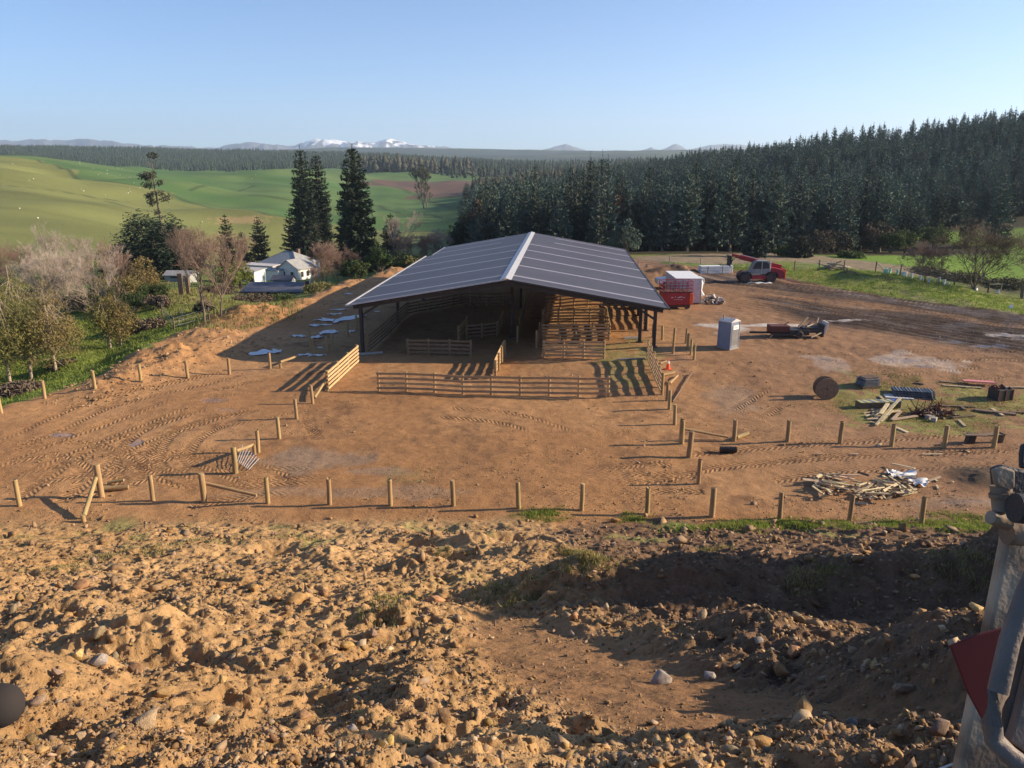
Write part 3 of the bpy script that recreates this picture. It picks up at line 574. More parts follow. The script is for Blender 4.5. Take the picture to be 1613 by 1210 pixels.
def conifer(h, r, seed, base=.08, whorls=26, per=7, size=.5, droop=-.15, power=.8, up=.5, tri=5, ragged=.3, irregular=0, tip=1.0):
    """crown of a conifer: whorls of limbs, each limb carries needle sprays"""
    rs = np.random.RandomState(seed); Cn = []; Dn = []; segs = []; Sz = []
    for i in range(whorls):
        t = base + (1 - base) * (i + rs.rand() * .6) / whorls; L0 = r * (1 - t) ** power * min(1, (t - base) * 6 + .55)
        for j in range(per):
            if rs.rand() < irregular: continue
            az = 2 * math.pi * (j + rs.rand() * .9) / per + i * 1.7; L = L0 * (1 - ragged + 2 * ragged * rs.rand()) + .15; sl = droop + (up - droop) * t + .12 * rs.randn()
            k = max(2, int(L / (size * .62)))
            for s in np.linspace(.22, 1, k):
                p = np.array([math.cos(az) * L * s, math.sin(az) * L * s, h * t + L * s * sl + .10 * L * s * s]); Sz.append(.42 + .58 * min(1, (1 - t) * 2.2)); Cn.append(p); Dn.append([math.cos(az) * .9, math.sin(az) * .9, sl + .35 * s])
            if L > .8: segs.append((np.array([0, 0, h * t]), p, .015 * h ** .5 * (1 - t) + .012, .008))
    for z in np.linspace(h * .9, h * (tip + .03), 9): Cn.append(np.array([0, 0, z])); Dn.append([0, 0, 1.9]); Sz.append(.36)
    V, F = leaves(np.array(Cn), size * np.repeat(np.array(Sz), tri)[:, None], tri, rs, size * .33 * np.array(Sz), np.array(Dn), aspect=.4)
    return V, F, segs
def conifer_mesh(name, m, **k):
    V, F, segs = conifer(**k); return mesh_np(name, V, F, m)
def bare(h, seed, spread=.5, depth=6, r=None, trunks=1, up=.25, first=.28, nch=(2, 4), twig=.012, lean=0, ratio=.74):
    rs = random.Random(seed); thick = []; thin = []
    r = r or h * .014
    def grow(p, d, L, rad, dep):
        n = 2 if dep > 1 else 1; q = p
        for i in range(n):
            d = (d + Vector((rs.gauss(0, .09), rs.gauss(0, .09), rs.gauss(0, .05) + .04))).normalized(); e = q + d * (L / n); r0 = rad * (1 - .18 * i); r1 = rad * (1 - .18 * (i + 1))
            (thick if dep >= depth - 2 else thin).append((np.array(q), np.array(e), r0, r1)); q = e
        if dep == 0: return
        nc_ = rs.randint(*nch)
        for c in range(nc_):
            ax = d.orthogonal().normalized(); ax.rotate(Matrix.Rotation(rs.random() * 2 * math.pi, 3, d)); a = spread * (.5 + .9 * rs.random()) * (.35 if c == 0 else 1)
            nd = (d * math.cos(a) + ax * math.sin(a) + Vector((0, 0, up * .35))).normalized()
            grow(q, nd, L * ratio * (.75 + .45 * rs.random()), max(rad * .62, twig), dep - 1)
            if dep >= depth - 2 and dep > 2 and rs.random() < .6:      # side shoots off the heavier limbs
                t = rs.random() * .8; grow(p.lerp(q, t), (nd + ax * .6).normalized(), L * .45, max(rad * .3, twig), dep - 3)
    for k in range(trunks):
        a = 2 * math.pi * k / max(trunks, 1) + rs.random(); ln = (.0 if trunks == 1 else .22) 
        grow(Vector((0, 0, -.1)), Vector((math.cos(a) * ln + lean, math.sin(a) * ln, 1)).normalized(), h * first, r * (1 if trunks == 1 else .6), depth)
    return thick, thin
def bushy(w_, h, seed, clumps=40, per=70, size=.22, base=.1, hollow=.5, lumpy=.3, aspect=.5, low=.35):
    """leafy crown: leaf clumps thrown round a lumpy shell -> V,F"""
    rs = np.random.RandomState(seed); d = rs.randn(clumps, 3); d[:, 2] = np.abs(d[:, 2]) * 1.1 - low; d /= np.linalg.norm(d, axis=1, keepdims=True)
    rad = (hollow + (1 - hollow) * rs.rand(clumps, 1) ** .5) * (1 - lumpy * rs.rand(clumps, 1)); c = d * rad * np.array([w_ / 2, w_ / 2, h * (1 - base) * .56]) ; c[:, 2] += h * base + h * (1 - base) * .42
    cs = w_ * .13 * (.6 + .8 * rs.rand(clumps)); C_ = np.repeat(c, per, 0); off = rs.randn(len(C_), 3); off /= np.linalg.norm(off, axis=1, keepdims=True); off *= (np.repeat(cs, per)[:, None]) * rs.rand(len(C_), 1) ** .35; off[:, 2] *= .75
    V, F = leaves(C_ + off, size, 1, rs, .02, aspect=aspect); return V, F, c
def deciduous(name, label, loc, h, seed, mt='twig', bk='bark', group=None, rz=0, cat='tree', leaf=None, leafn=0, leafsize=.14, widen=1.0, **k):
    th, tn = bare(h, seed, **k); root = thing(name, label, cat, loc, rz, group); ztop = max(s[1][2] for s in tn)
    V, F = tubes(th, 6); V = V * np.array([1, 1, h / ztop]); V[:, :2] *= widen * min(1.15, (h / ztop) ** .5); link('trunk', mesh_np('trunk', V, F, M[bk], True), root); V, F = tubes(tn, 3); V = V * np.array([1, 1, h / ztop]); V[:, :2] *= widen * min(1.15, (h / ztop) ** .5); link('twigs' if not leaf else 'branches', mesh_np('twigs', V, F, M[mt]), root)
    if leaf:
        rs = np.random.RandomState(seed); c = np.array([s[1] for s in tn]); c = c[rs.randint(0, len(c), min(len(c) * 3, leafn))]; V, F = leaves(c, leafsize, 2, rs, leafsize * 1.6)
        link('crown', mesh_np('crown', V, F, M[leaf]), root)
    return root
def evergreen(name, label, loc, h, r, seed, m='darkpine', bk='bark', group=None, tr=None, lean=0, **k):
    root = thing(name, label, 'tree', loc, seed * 1.3, group); rs = np.random.RandomState(seed)
    V, F, segs = conifer(h=h, r=r, seed=seed, **k); link('crown', mesh_np('crown', V, F, M[m]), root)
    link('trunk', trunk_mesh('trunk', h * .96, tr or h * .018, M[bk], rs), root)
    if segs:
        V, F = tubes(segs, 3); link('limbs', mesh_np('limbs', V, F, M[bk]), root)
    return root
def shrub(name, label, loc, w_, h, seed, m, cat='shrub', group=None, stems=3, **k):
    root = thing(name, label, cat, loc, seed * .7, group); V, F, c = bushy(w_, h, seed, **k); link('foliage', mesh_np('foliage', V, F, M[m]), root)
    segs = []
    for i in range(min(len(c), 16)): 
        mid = np.array([c[i][0] * .3, c[i][1] * .3, c[i][2] * .45]); segs += [(np.array([0, 0, -.1]), mid, .035 * h ** .6, .02 * h ** .6), (mid, c[i], .02 * h ** .6, .008)]
    V, F = tubes(segs, 5); link('stems', mesh_np('stems', V, F, M['bark'], True), root); return root

rnd = random.Random(5)
# the forestry block on the right: young radiata pines ---------------------------------
PP = []
for i in range(7):
    h = [14, 12.5, 15, 11, 13.5, 10, 14.5][i]; root = evergreen('pine_tree', 'x', (0, 0, -200), h, [2.5, 2.7, 2.4, 2.5, 2.9, 2.4, 2.2][i], 40 + i, m='pine', base=.1, whorls=24, per=6, size=.62, droop=-.05, up=.75, power=.75, tri=5, ragged=.35, tip=1.05)
    PP.append((root, h))
spots = []
def forest_edge(x):      # nearest distance of the stand at column x
    return np.interp(x, [-30, -18, -8, 0, 20, 34, 48, 70, 84, 100, 130, 160, 230], [165, 150, 135, 128, 130, 136, 140, 148, 165, 195, 215, 225, 240])
g0 = np.random.RandomState(3)
D = 126.0
while D < 640:
    sp = 4.1 if D < 330 else 8.0
    xs = np.arange(-34 - (D - 130) * .03, .72 * D + 12, sp)
    for x in xs:
        x += g0.uniform(-1.6, 1.6); y = D + g0.uniform(-1.6, 1.6)
        if y < forest_edge(x) or x < -.063 * y + 1.5 - 2 * g0.rand(): continue
        if y > 420 and x > .34 * y and g0.rand() < .7: continue
        if 560 < y and x < 20: continue
        if math.hypot(x - 36, y - 128) < 5: continue
        if y < forest_edge(x) + 3 and g0.rand() < .25: continue
        spots.append((x, y))
    D += sp * .95
SX = np.array([s[0] for s in spots]); SY = np.array([s[1] for s in spots]); SZ = G(SX, SY, False)
sc_ = .70 + .40 * g0.rand(len(SX)) + .12 * vn(SX / 25, SY / 25, 2); kind_ = g0.randint(0, len(PP), len(SX)); rot_ = g0.rand(len(SX)) * 6.28
# how much of each shows: the front rows and the skyline ones are the large ones
_el = (SZ + 13 * sc_ - HC) / SY; _az = SX / SY
order = np.argsort(SY); vis = np.zeros(len(SX)); sky_ = np.full(240, -9.0)
for i in order:
    b0 = int((_az[i] + .3) / 1.1 * 239); b0 = min(max(b0, 0), 239); g_ = _el[i] - sky_[b0]; inframe = -.2 < _az[i] < .70
    vis[i] = max(0, min(g_, 13 * sc_[i] / SY[i])) / 1 * (1 if inframe else 0); sky_[b0] = max(sky_[b0], _el[i])
top = set(np.argsort(-vis)[:296].tolist())
sv = []; sf = []; nvt = 0; smi = []
protoV = []
for root, h in PP:
    mset = [(ch.data, 0 if ch.name.startswith('crown') else 1) for ch in root.children if not ch.name.startswith('limbs')]; protoV.append(mset)
low = []
for i in range(4):
    V1, F1, _ = conifer(h=13, r=2.7, seed=90 + i, base=.12, whorls=15, per=5, size=1.15, droop=0, up=.7, power=.75, tri=3, ragged=.3, tip=1.05); low.append((V1, F1))
PINE_LABEL = 'young plantation pine with upright leader standing in the dark pine stand on the right hillside'
used = set()
for i in range(len(SX)):
    if i in top:
        k = kind_[i]; o = PP[k][0] if k not in used else copy_tree(PP[k][0]); used.add(k)
        o.location = (SX[i], SY[i], SZ[i] - .1); o.rotation_euler = (0, 0, rot_[i]); o.scale = (sc_[i] * 1.05,) * 2 + (sc_[i],)
        tag(o, PINE_LABEL, 'pine tree', 'young pines of the plantation on the right hillside')
    else:
        V1, F1 = low[i % 4]; c, s_ = math.cos(rot_[i]), math.sin(rot_[i]); q = V1 * sc_[i]
        sv.append(np.stack([q[:, 0] * c - q[:, 1] * s_ + SX[i], q[:, 0] * s_ + q[:, 1] * c + SY[i], q[:, 2] + SZ[i]], 1)); sf.append(F1 + nvt); nvt += len(V1)
tag(link('pine_forest', mesh_np('pine_forest', np.concatenate(sv), np.concatenate(sf), M['pine'])), 'dense mass of further plantation pines filling the right hillside', 'forest', kind='stuff')
# far dark forest along the horizon -------------------------------------------------------
def mass(name, label, n, fx, fy, hmin, hmax, m, seed, test=None, wid=.16):
    rs = np.random.RandomState(seed); x = rs.rand(n); y = fy[0] + (fy[1] - fy[0]) * rs.rand(n) ** .8; x = (fx[0] + (fx[1] - fx[0]) * x) * y
    if test is not None: k = test(x, y); x, y = x[k], y[k]
    z = G(x, y, False); h = hmin + (hmax - hmin) * rs.rand(len(x)) ** 1.5; V = []; F = []; n0 = 0
    for lv in range(3):          # each tree: three ragged skirts of a conifer seen from far away
        zb = z + h * [.05, .35, .62][lv]; zt = z + h * [.55, .8, 1.0][lv]; r = h * wid * [1, .75, .45][lv] * (.8 + .5 * rs.rand(len(x)))
        a0 = rs.rand(len(x)) * 6.28
        ring = [np.stack([x + r * np.cos(a0 + k * 2 * math.pi / 5), y + r * np.sin(a0 + k * 2 * math.pi / 5), zb + h * .08 * rs.randn(len(x))], 1) for k in range(5)]; tipv = np.stack([x, y, zt], 1)
        vs = np.stack(ring + [tipv], 1).reshape(-1, 3); base = (np.arange(len(x)) * 6)[:, None]
        F.append(np.concatenate([base + np.array([[k, (k + 1) % 5, 5]]) for k in range(5)]) + n0); V.append(vs); n0 += len(vs)
    return tag(link(name, mesh_np(name, np.concatenate(V), np.concatenate(F), M[m])), label, 'forest', kind='stuff')
mass('distant_forest', 'long dark blue belt of forest along the horizon behind the green hills', 20000, (-.72, .04), (1330, 2700), 9, 16, 'darkpine', 11)
mass('valley_forest', 'dark forest patches filling the valley behind the shed', 3400, (-.09, .3), (900, 2300), 11, 20, 'darkpine', 12, lambda x, y: (vn(x / 170, y / 220, 3) > -.1) | (x / y > .13) & (y < 1400) & (vn(x / 90, y / 120, 2) > -.3))
mass('hedgerow_trees', 'small dark trees scattered along the far edge of the ploughed field', 190, (-.19, -.05), (1060, 1230), 12, 26, 'duskyg', 14, None, .3)
mass('ridge_trees', 'pale broken treetops on the wooded ridge in the middle distance', 1500, (-.05, .14), (520, 760), 9, 15, 'duskyg', 15, None, .25)

# single trees of the valley on the left --------------------------------------------------
def base(px, py): p = at(px, py); p.z -= .08; return p
def T_(px, D): p = atd(px, D); p.z -= .1; return p
def height_to(p, ytop):      # height so that the top reaches a pixel row
    dx, dy, dz = ray(806, ytop); return HC + dz * (p.y / dy) - p.z
# big spreading macrocarpa
p = T_(250, 150); h = height_to(p, 328)
root = thing('macrocarpa_tree', 'huge dark green spreading macrocarpa with a broad rounded crown, beyond the small grey shed', 'tree', p)
rs = np.random.RandomState(5); cl = []
V, F, c = bushy(17.5, h * .98, 5, clumps=260, per=70, size=.75, base=-.12, hollow=.45, lumpy=.28, aspect=.35, low=.75); fl = V.reshape(-1, 3, 3); cen = fl.mean(1, keepdims=True); fl = cen + (fl - cen) * np.array([1.25, 1.25, .55]); link('crown', mesh_np('crown', fl.reshape(-1, 3), F, M['darkpine']), root)
sg = [(np.array([0, 0, -.3]), np.array([.2, 0, h * .35]), .6, .4)] + [(np.array([.2, 0, h * .3]), q, .22, .05) for q in c[:40]]
V, F = tubes(sg, 6); link('trunk', mesh_np('trunk', V, F, M['bark'], True), root)
# tall thin tree with a broken crown standing above it
p = T_(262, 168); h = height_to(p, 245)
root = thing('tall_pine', 'tall lone pine with a bare trunk and thin broken crown rising above the dark macrocarpa', 'tree', p)
rs = np.random.RandomState(8); sg = [(np.array([0, 0, 0]), np.array([.1, 0, h * .5]), .34, .26), (np.array([.1, 0, h * .5]), np.array([-.3, 0, h * .8]), .26, .15), (np.array([-.3, 0, h * .8]), np.array([-.2, 0, h]), .15, .04)]; Cn = []
for i in range(30):
    t = .55 + .45 * rs.rand(); a = rs.rand() * 6.28; L = 3.0 * (1.1 - abs(t - .72) * 2.1) * (.4 + .7 * rs.rand()); q0 = np.array([-.2 * t, 0, h * t]); q1 = q0 + np.array([math.cos(a) * L, math.sin(a) * L, L * (.35 if t > .72 else -.25)]); sg.append((q0, q1, .06, .02))
    if t < .86 or rs.rand() < .2:
        for s in (.6, .8, 1): Cn.append(q0 + (q1 - q0) * s)
V, F = leaves(np.array(Cn), .5, 22, rs, .55); link('crown', mesh_np('crown', V, F, M['duskyg']), root); V, F = tubes(sg, 5); link('trunk', mesh_np('trunk', V, F, M['bark'], True), root)
# pair of tall dark conifers and the third further right
for (px, D, yt, r, seed, lab) in [(486, 205, 236, 3.3, 61, 'left one of two very tall dark conifers behind the house, top ragged'), (509, 212, 246, 3.2, 62, 'right one of two very tall dark conifers behind the house'),
                              (565, 150, 234, 3.5, 63, 'very tall dark columnar conifer standing alone between the house and the big shed')]:
    p = T_(px, D); h = height_to(p, yt)
    evergreen('tall_conifer', lab, p, h, r * 1.12, seed, base=.03, whorls=52, per=9, size=.95, droop=-.35, up=.15, power=.38 if seed < 63 else .5, tri=6, ragged=.24, tr=.45, group='very tall conifers by the white house')
for px, D, yt, r, seed, lab, m_ in [(364, 152, 340, 2.4, 71, 'dark green rounded conifer beyond the pale yellow-green shrub', 'darkpine'), (385, 205, 366, 2.3, 72, 'small dark conifer between two larger ones left of the white house', 'darkpine'), (412, 208, 342, 3.2, 73, 'dusky grey-green conical tree just behind the white house roof', 'duskyg'),
                       (463, 205, 330, 3.2, 74, 'brownish green conical tree at the foot of the tall pair of conifers', 'duskyg'), (618, 150, 338, 2.2, 75, 'slender thinning conifer right of the lone tall conifer', 'duskyg'), (733, 140, 338, 3.2, 76, 'dark conifer at the left end of the plantation beside the shed roof', 'darkpine'),
                       (1190, 120, 352, 2.3, 77, 'small dark green pine behind the red telehandler', 'pine'), (1258, 122, 374, 1.9, 78, 'squat dusky pine right of the red telehandler', 'duskyg'), (1566, 168, 275, 3.0, 79, 'feathery grey-green pine standing forward of the dark stand at the right', 'pine')]:
    p = T_(px, D); h = height_to(p, yt)
    evergreen('conifer_tree', lab, p, h, r, seed, m=m_, base=.05, whorls=24, per=8, size=.55, droop=-.15, up=.4, power=.6, tri=6, ragged=.35)
# pale feathery gums in front of the plantation
for px, D, yt, w_, seed, lab, m_ in [(965, 135, 292, 3.6, 81, 'tall thin gum with a brownish feathery top in front of the pines behind the shed', 'brownb'), (757, 138, 304, 4.2, 82, 'brown-crowned gum at the left corner of the plantation', 'brownb')]:
    p = T_(px, D); h = height_to(p, yt); root = thing('gum_tree', lab, 'tree', p); V, F, c = bushy(w_, h, seed, clumps=34, per=60, size=.4, base=.45, hollow=.2, lumpy=.4); link('crown', mesh_np('crown', V, F, M[m_]), root)
    sg = [(np.array([0, 0, 0]), np.array([.1, 0, h * .55]), .2, .12)] + [(np.array([.1, 0, h * .5]), q, .08, .02) for q in c[:20]]; V, F = tubes(sg, 5); link('trunk', mesh_np('trunk', V, F, M['palebark'], True), root)
# bare trees
BT = [ # px, base row or None, D, top row, spread, depth, twig material, bark, trunks, label
    (122, None, 112, 345, .42, 7, 'paletwig', 'palebark', 2, 'tallest silvery bare poplar in the left thicket'), (108, None, 100, 392, .5, 7, 'paletwig', 'palebark', 1, 'pale bare tree with a fanned crown, second in the silvery group'),
    (72, None, 92, 395, .45, 7, 'paletwig', 'palebark', 2, 'silvery bare tree with upswept branches left of the tallest poplar'), (142, None, 104, 372, .5, 7, 'paletwig', 'palebark', 2, 'bare silvery tree with crooked limbs right of the tallest poplar'),
    (192, None, 108, 368, .5, 7, 'redtwig', 'palebark', 1, 'reddish bare birch with a leaning white trunk'), (172, None, 116, 380, .6, 7, 'redtwig', 'bark', 1, 'reddish brown bare tree behind the leaning white trunk'),
    (322, 508, None, 352, .3, 7, 'twig', 'bark', 1, 'slim leaning bare tree, left one of the two by the spoil bank'), (348, 498, None, 362, .5, 7, 'twig', 'bark', 1, 'bare tree with wide horizontal twigs, right one of the two by the spoil bank'),
    (88, None, 88, 376, .5, 7, 'paletwig', 'palebark', 2, 'pale upright bare tree in front of the silvery thicket'), (158, None, 90, 384, .5, 7, 'paletwig', 'palebark', 2, 'pale bare tree at the right of the silvery thicket'), (212, None, 104, 392, .5, 7, 'twig', 'palebark', 2, 'brown bare tree just left of the macrocarpa'), (4, None, 88, 384, .5, 7, 'twig', 'palebark', 2, 'tall bare tree rising behind the golden olive tree'),
    (20, None, 110, 372, .6, 7, 'twig', 'bark', 2, 'brownish bare tree at the left edge behind the olive trees'), (-20, None, 105, 360, .6, 7, 'redtwig', 'bark', 2, 'reddish bare tree cut by the left edge of the photo'), (45, None, 120, 382, .6, 7, 'twig', 'bark', 2, 'grey-brown bare tree behind the silvery one with upswept branches'),
    (300, None, 128, 352, .6, 7, 'twig', 'bark', 2, 'pinkish bare tree just right of the macrocarpa'), (338, None, 132, 356, .6, 7, 'twig', 'bark', 2, 'pinkish bare tree behind the two slim trees'),
    (476, None, 205, 344, .42, 7, 'twig', 'bark', 2, 'bare pinkish tree standing against the tall pair of conifers'), (512, None, 118, 376, .5, 7, 'twig', 'bark', 3, 'bare many-stemmed tree in front of the white house end'), (534, None, 124, 384, .6, 7, 'twig', 'bark', 3, 'round-headed bare tree between the house and the tall conifer'), (500, None, 116, 410, .5, 6, 'twig', 'bark', 2, 'low bare tree at the roadside under the taller bare ones'),
    (622, None, 138, 330, .3, 7, 'paletwig', 'bark', 1, 'tall slender bare larch right of the lone conifer'), (640, None, 134, 366, .55, 7, 'twig', 'bark', 3, 'bare brown tree left of the row behind the shed roof'), (668, None, 136, 366, .55, 7, 'twig', 'bark', 3, 'bare brown tree, middle of the row behind the shed roof'), (692, None, 138, 358, .5, 7, 'paletwig', 'bark', 3, 'bare pale tree, right end of the row behind the shed roof'),
    (1533, 456, None, 340, .62, 7, 'brownb', 'bark', 3, 'large bare spreading tree by the fence at the right'), (1457, 446, None, 378, .8, 7, 'twig', 'bark', 2, 'small open bare tree left of the large bare one'), (1479, 448, None, 384, .7, 7, 'twig', 'bark', 1, 'small bare sapling between the open tree and the large bare one'), (1610, 470, None, 352, .8, 7, 'twig', 'bark', 1, 'bare tree cut by the right edge of the photo'),
    (673, None, 560, 262, .35, 6, 'duskyg', 'bark', 1, 'thin half-bare tree standing on the far green slope'), (668, None, 575, 256, .3, 6, 'duskyg', 'bark', 1, 'tall thin half-bare trunk on the far green slope')]
for i, (px, py, D, yt, spd, dep_, tm, bk, tn_, lab) in enumerate(BT):
    p = base(px, py) if D is None else T_(px, D); h = height_to(p, yt)
    deciduous('bare_tree', lab, p, h, 200 + i, mt=tm, bk=bk, rz=i * 1.1, spread=spd, depth=dep_, trunks=tn_, up=.45, twig=.008 if p.y < 220 else .12, first=.25, group='leafless winter trees', widen=1.55 if px in (1533, 1610) else 1.0, lean=.12 if 'leaning' in lab else 0)
# olive and ginger foliage trees on the left
for i, (px, py, yt, w_, m_, lab) in enumerate([(16, 606, 418, 4.6, 'olive', 'golden green tree with a pale slender trunk at the left edge'), (50, 600, 450, 5.2, 'olive', 'olive green tree with pale trunk, second from the left edge'), (88, 585, 436, 4.4, 'ginger', 'ginger brown feathery tree beside the olive one'), (36, 566, 408, 5, 'olive', 'taller olive tree half hidden behind the two at the left edge'), (-30, 600, 380, 6, 'olive', 'golden olive tree mostly cut by the left edge'),
                                         (174, 549, 428, 3.6, 'olive', 'dusky olive tree standing on the grass above the spoil bank'), (190, 545, 450, 3.0, 'ginger', 'thin brown tree leaning against the dusky olive one')]):
    p = base(px, py); h = height_to(p, yt)
    root = thing('alder_tree', lab, 'tree', p, i, 'olive and ginger trees on the left slope'); V, F, c = bushy(w_ * 1.25, h, 300 + i, clumps=170, per=42, size=.2, base=.02 if i in (2, 4, 5) else .1, hollow=.1, lumpy=.25, aspect=.35, low=.7)
    V[:, :2] *= np.clip(1.02 - .8 * np.abs(V[:, 2:3] / h - .33), .22, 1.0)
    link('crown', mesh_np('crown', V, F, M[m_]), root); sg = [(np.array([0, 0, -.1]), np.array([.1, .05, h * .5]), .13, .09), (np.array([.1, .05, h * .5]), np.array([.05, 0, h * .95]), .09, .02)] + [(np.array([.08, .03, h * (.15 + .7 * (j % 11) / 11)]), q * np.array([.8, .8, 1]), .03, .008) for j, q in enumerate(c[:110])]
    V, F = tubes(sg, 6); link('trunk', mesh_np('trunk', V, F, M['palebark'], True), root)
# shrubs and thicket
SH = [(25, None, 96, 6, 4.5, 'brownb', 'grey-brown bramble thicket behind the olive trees'), (60, None, 104, 6, 4, 'duskyg', 'dusky shrub at the foot of the silvery bare trees'), (92, None, 110, 3, 6.5, 'darkpine', 'narrow dark shrub standing among the silvery trunks'), (130, None, 98, 7, 2.6, 'brownb', 'low brown bush under the silvery poplar'), (155, None, 108, 5, 8.5, 'duskyg', 'tall dusky green shrub behind the crooked bare tree'), (180, None, 96, 5, 4.5, 'brownb', 'brown twiggy bush on the thicket edge'),
      (205, None, 100, 5, 4.0, 'ginger', 'ginger bush right of the leaning birch'), (232, None, 104, 6, 6, 'ginger', 'rounded ginger brown bush below the macrocarpa'), (215, None, 92, 4, 2.6, 'leafg', 'green bush in front of the ginger one'), (245, None, 95, 4, 3.0, 'leafg', 'leafy green bush at the corner of the yellow paddock'), (250, None, 90, 3.5, 1.6, 'brownb', 'low brown scrub at the corner of the yellow paddock'),
      (378, None, 132, 4.6, 5.6, 'limeg', 'pale yellow-green rounded shrub left of the white house'), (362, None, 126, 3.6, 4.6, 'limeg', 'smaller yellow-green shrub left of the rounded one'), (215, None, 76, 4.0, 1.3, 'brownb', 'flat reddish brown scrub on the grass slope'), (240, None, 75, 3, 1.2, 'brownb', 'small brown scrub patch beside the flat one'), (322, None, 80, 2.2, 1.4, 'duskyg', 'small dusky bush by the slim trees'),
      (560, None, 118, 4.6, 4.2, 'leafg', 'rounded green shrub at the foot of the lone tall conifer'), (598, None, 124, 5, 5.5, 'leafg', 'tall green shrub right of the lone tall conifer'), (628, None, 128, 6, 3.6, 'leafg', 'low green shrub right of the tall one'), (655, None, 128, 6, 2.4, 'drygrass', 'straw coloured scrub behind the spoil heaps'), (720, None, 146, 4, 7, 'leafg', 'upright green shrub between the bare row and the plantation'),
      (1290, None, 138, 6, 4.6, 'brownb', 'brown-green bush left of the bright one under the pines'), (1322, None, 142, 5.5, 4.4, 'duskyg', 'dusky bush beside the brown-green one under the pines'), (1378, None, 150, 6.5, 6.5, 'brownb', 'tall brown bush at the forest edge by the green field'), (1402, None, 148, 5.5, 5, 'leafg', 'bright rounded bush at the forest edge by the green field'), (1425, None, 150, 4.5, 5.2, 'leafg', 'upright bright bush right of the rounded one'), (1470, None, 160, 7, 6, 'leafg', 'shaded broad bush with a lit top under the dark pines'),
      (1520, None, 165, 4, 8, 'brownb', 'tall brown bush against the dark pines at the right'), (985, None, 122, 5, 5.5, 'pine', 'bushy young pine just behind the right edge of the shed roof'), (1240, None, 124, 5.5, 1.8, 'leafg', 'low weedy shrub beside the dirt road'), (1340, None, 128, 5, 1.0, 'leafg', 'flat weedy growth along the dirt road'), (1460, None, 103, 6, .6, 'scrub', 'low scrub beneath the small open tree'), (1590, None, 97, 6, 1.1, 'scrub', 'dark scrub in the hollow at the right edge'), (1510, None, 100, 7, .8, 'scrub', 'brown brush at the foot of the large bare tree'),
      (440, None, 104, 5, .5, 'leafg', 'rough green growth below the long grey shed'), (395, None, 102, 7, .6, 'brownb', 'brown brambles below the long grey shed'), (505, None, 110, 5, 1.6, 'drygrass', 'straw coloured bushes along the track'), (345, None, 112, 6, 1.2, 'brownb', 'twiggy brush left of the long grey shed'), (30, 622, None, 3.2, .8, 'brownb', 'low brown tussock at the foot of the olive trees'), (100, None, 60, 2.4, .5, 'duskyg', 'low weeds at the edge of the left slope')]
for i, (px, py, D, w_, h, m_, lab) in enumerate(SH):
    p = base(px, py) if D is None else T_(px, D); shrub('shrub', lab, p, w_, h, 400 + i, m_, clumps=int(26 + w_ * 5), per=55, size=.26 if p.y < 115 else .36, base=0, hollow=.3, lumpy=.35, aspect=.45, group='bushes round the valley and forest edge')
# ------------------------------------------------------------------ big open shed
SA = R(3.9); SO = Vector((-.47, 55.5, 0)); ca_, sa_ = math.cos(SA), math.sin(SA)
def SL(u, v): return (SO.x + u * ca_ + v * sa_, SO.y - u * sa_ + v * ca_)
def sz(u, v): x, y = SL(u, v); return gz(x, y)
shed = thing('open_shed', 'huge open-sided stock shed with a low dark gable roof and pale strips across it', 'shed', SO, -SA)
EW, LEN, ZE, ZR, TH = 11.75, 43.6, 3.88, 5.9, .06
def rz_(u): return ZR - (ZR - ZE) * abs(u) / EW
def roof_panel(name, m, u0, u1, v0, v1, lift=0.0, th=TH, ribs=0):
    mb = MB(); vs = []
    for v in (v0, v1):
        for u, t in ((u0, 0), (u1, 0), (u1, -th), (u0, -th)): vs.append((u, v, rz_(u) + lift + t))
    return mb.add(vs, [(0, 1, 2, 3), (7, 6, 5, 4), (0, 4, 5, 1), (1, 5, 6, 2), (2, 6, 7, 3), (3, 7, 4, 0)]).build(name, m, shed)
pr = roof_panel('roof_sheet', M['roof'], .25, EW, 0, LEN); roof_panel('roof_sheet', M['roof'], -EW, -.25, 0, 33.6); roof_panel('roof_sheet', M['roof'], -EW + .75, -.25, 33.602, LEN)
for k, v in enumerate([2.4, 8.9, 15.3, 21.8, 28.2]):
    for u0, u1 in ((.26, EW - .02), (-EW + .02, -.26)): roof_panel('skylight_strip', M['sky_strip'], u0, u1, v, v + .62, .012, .01)
for v in (34.6, 40.6): roof_panel('skylight_strip', M['sky_strip'], 3.0, EW - .02, v, v + .62, .012, .01); roof_panel('skylight_strip', M['sky_strip'], -EW + .9, -3.2, v, v + .62, .012, .01)
mb = MB(); mb.prism([(-.42, ZR - .045), (0, ZR + .07), (.42, ZR - .045), (.42, ZR - .03 + .0), (0, ZR + .1), (-.42, ZR - .03)], -.05, LEN + .05, 'y'); mb.build('ridge_cap', M['flash'], shed)
for s in (1, -1):
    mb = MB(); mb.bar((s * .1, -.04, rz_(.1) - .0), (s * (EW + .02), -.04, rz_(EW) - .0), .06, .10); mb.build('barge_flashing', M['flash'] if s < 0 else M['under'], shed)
mb = MB(); mb.box((-EW - .06, 16.8, ZE - .02), (.14, 33.6, .13)); mb.build('gutter', M['flash'], shed)
mb = MB(); mb.box((-EW + .75 - .06, 38.7, ZE + .06), (.14, 9.8, .13)); mb.build('gutter', M['flash'], shed)
mb = MB(); mb.box((EW + .06, LEN / 2, ZE - .02), (.12, LEN, .12)); mb.build('gutter', M['under'], shed)
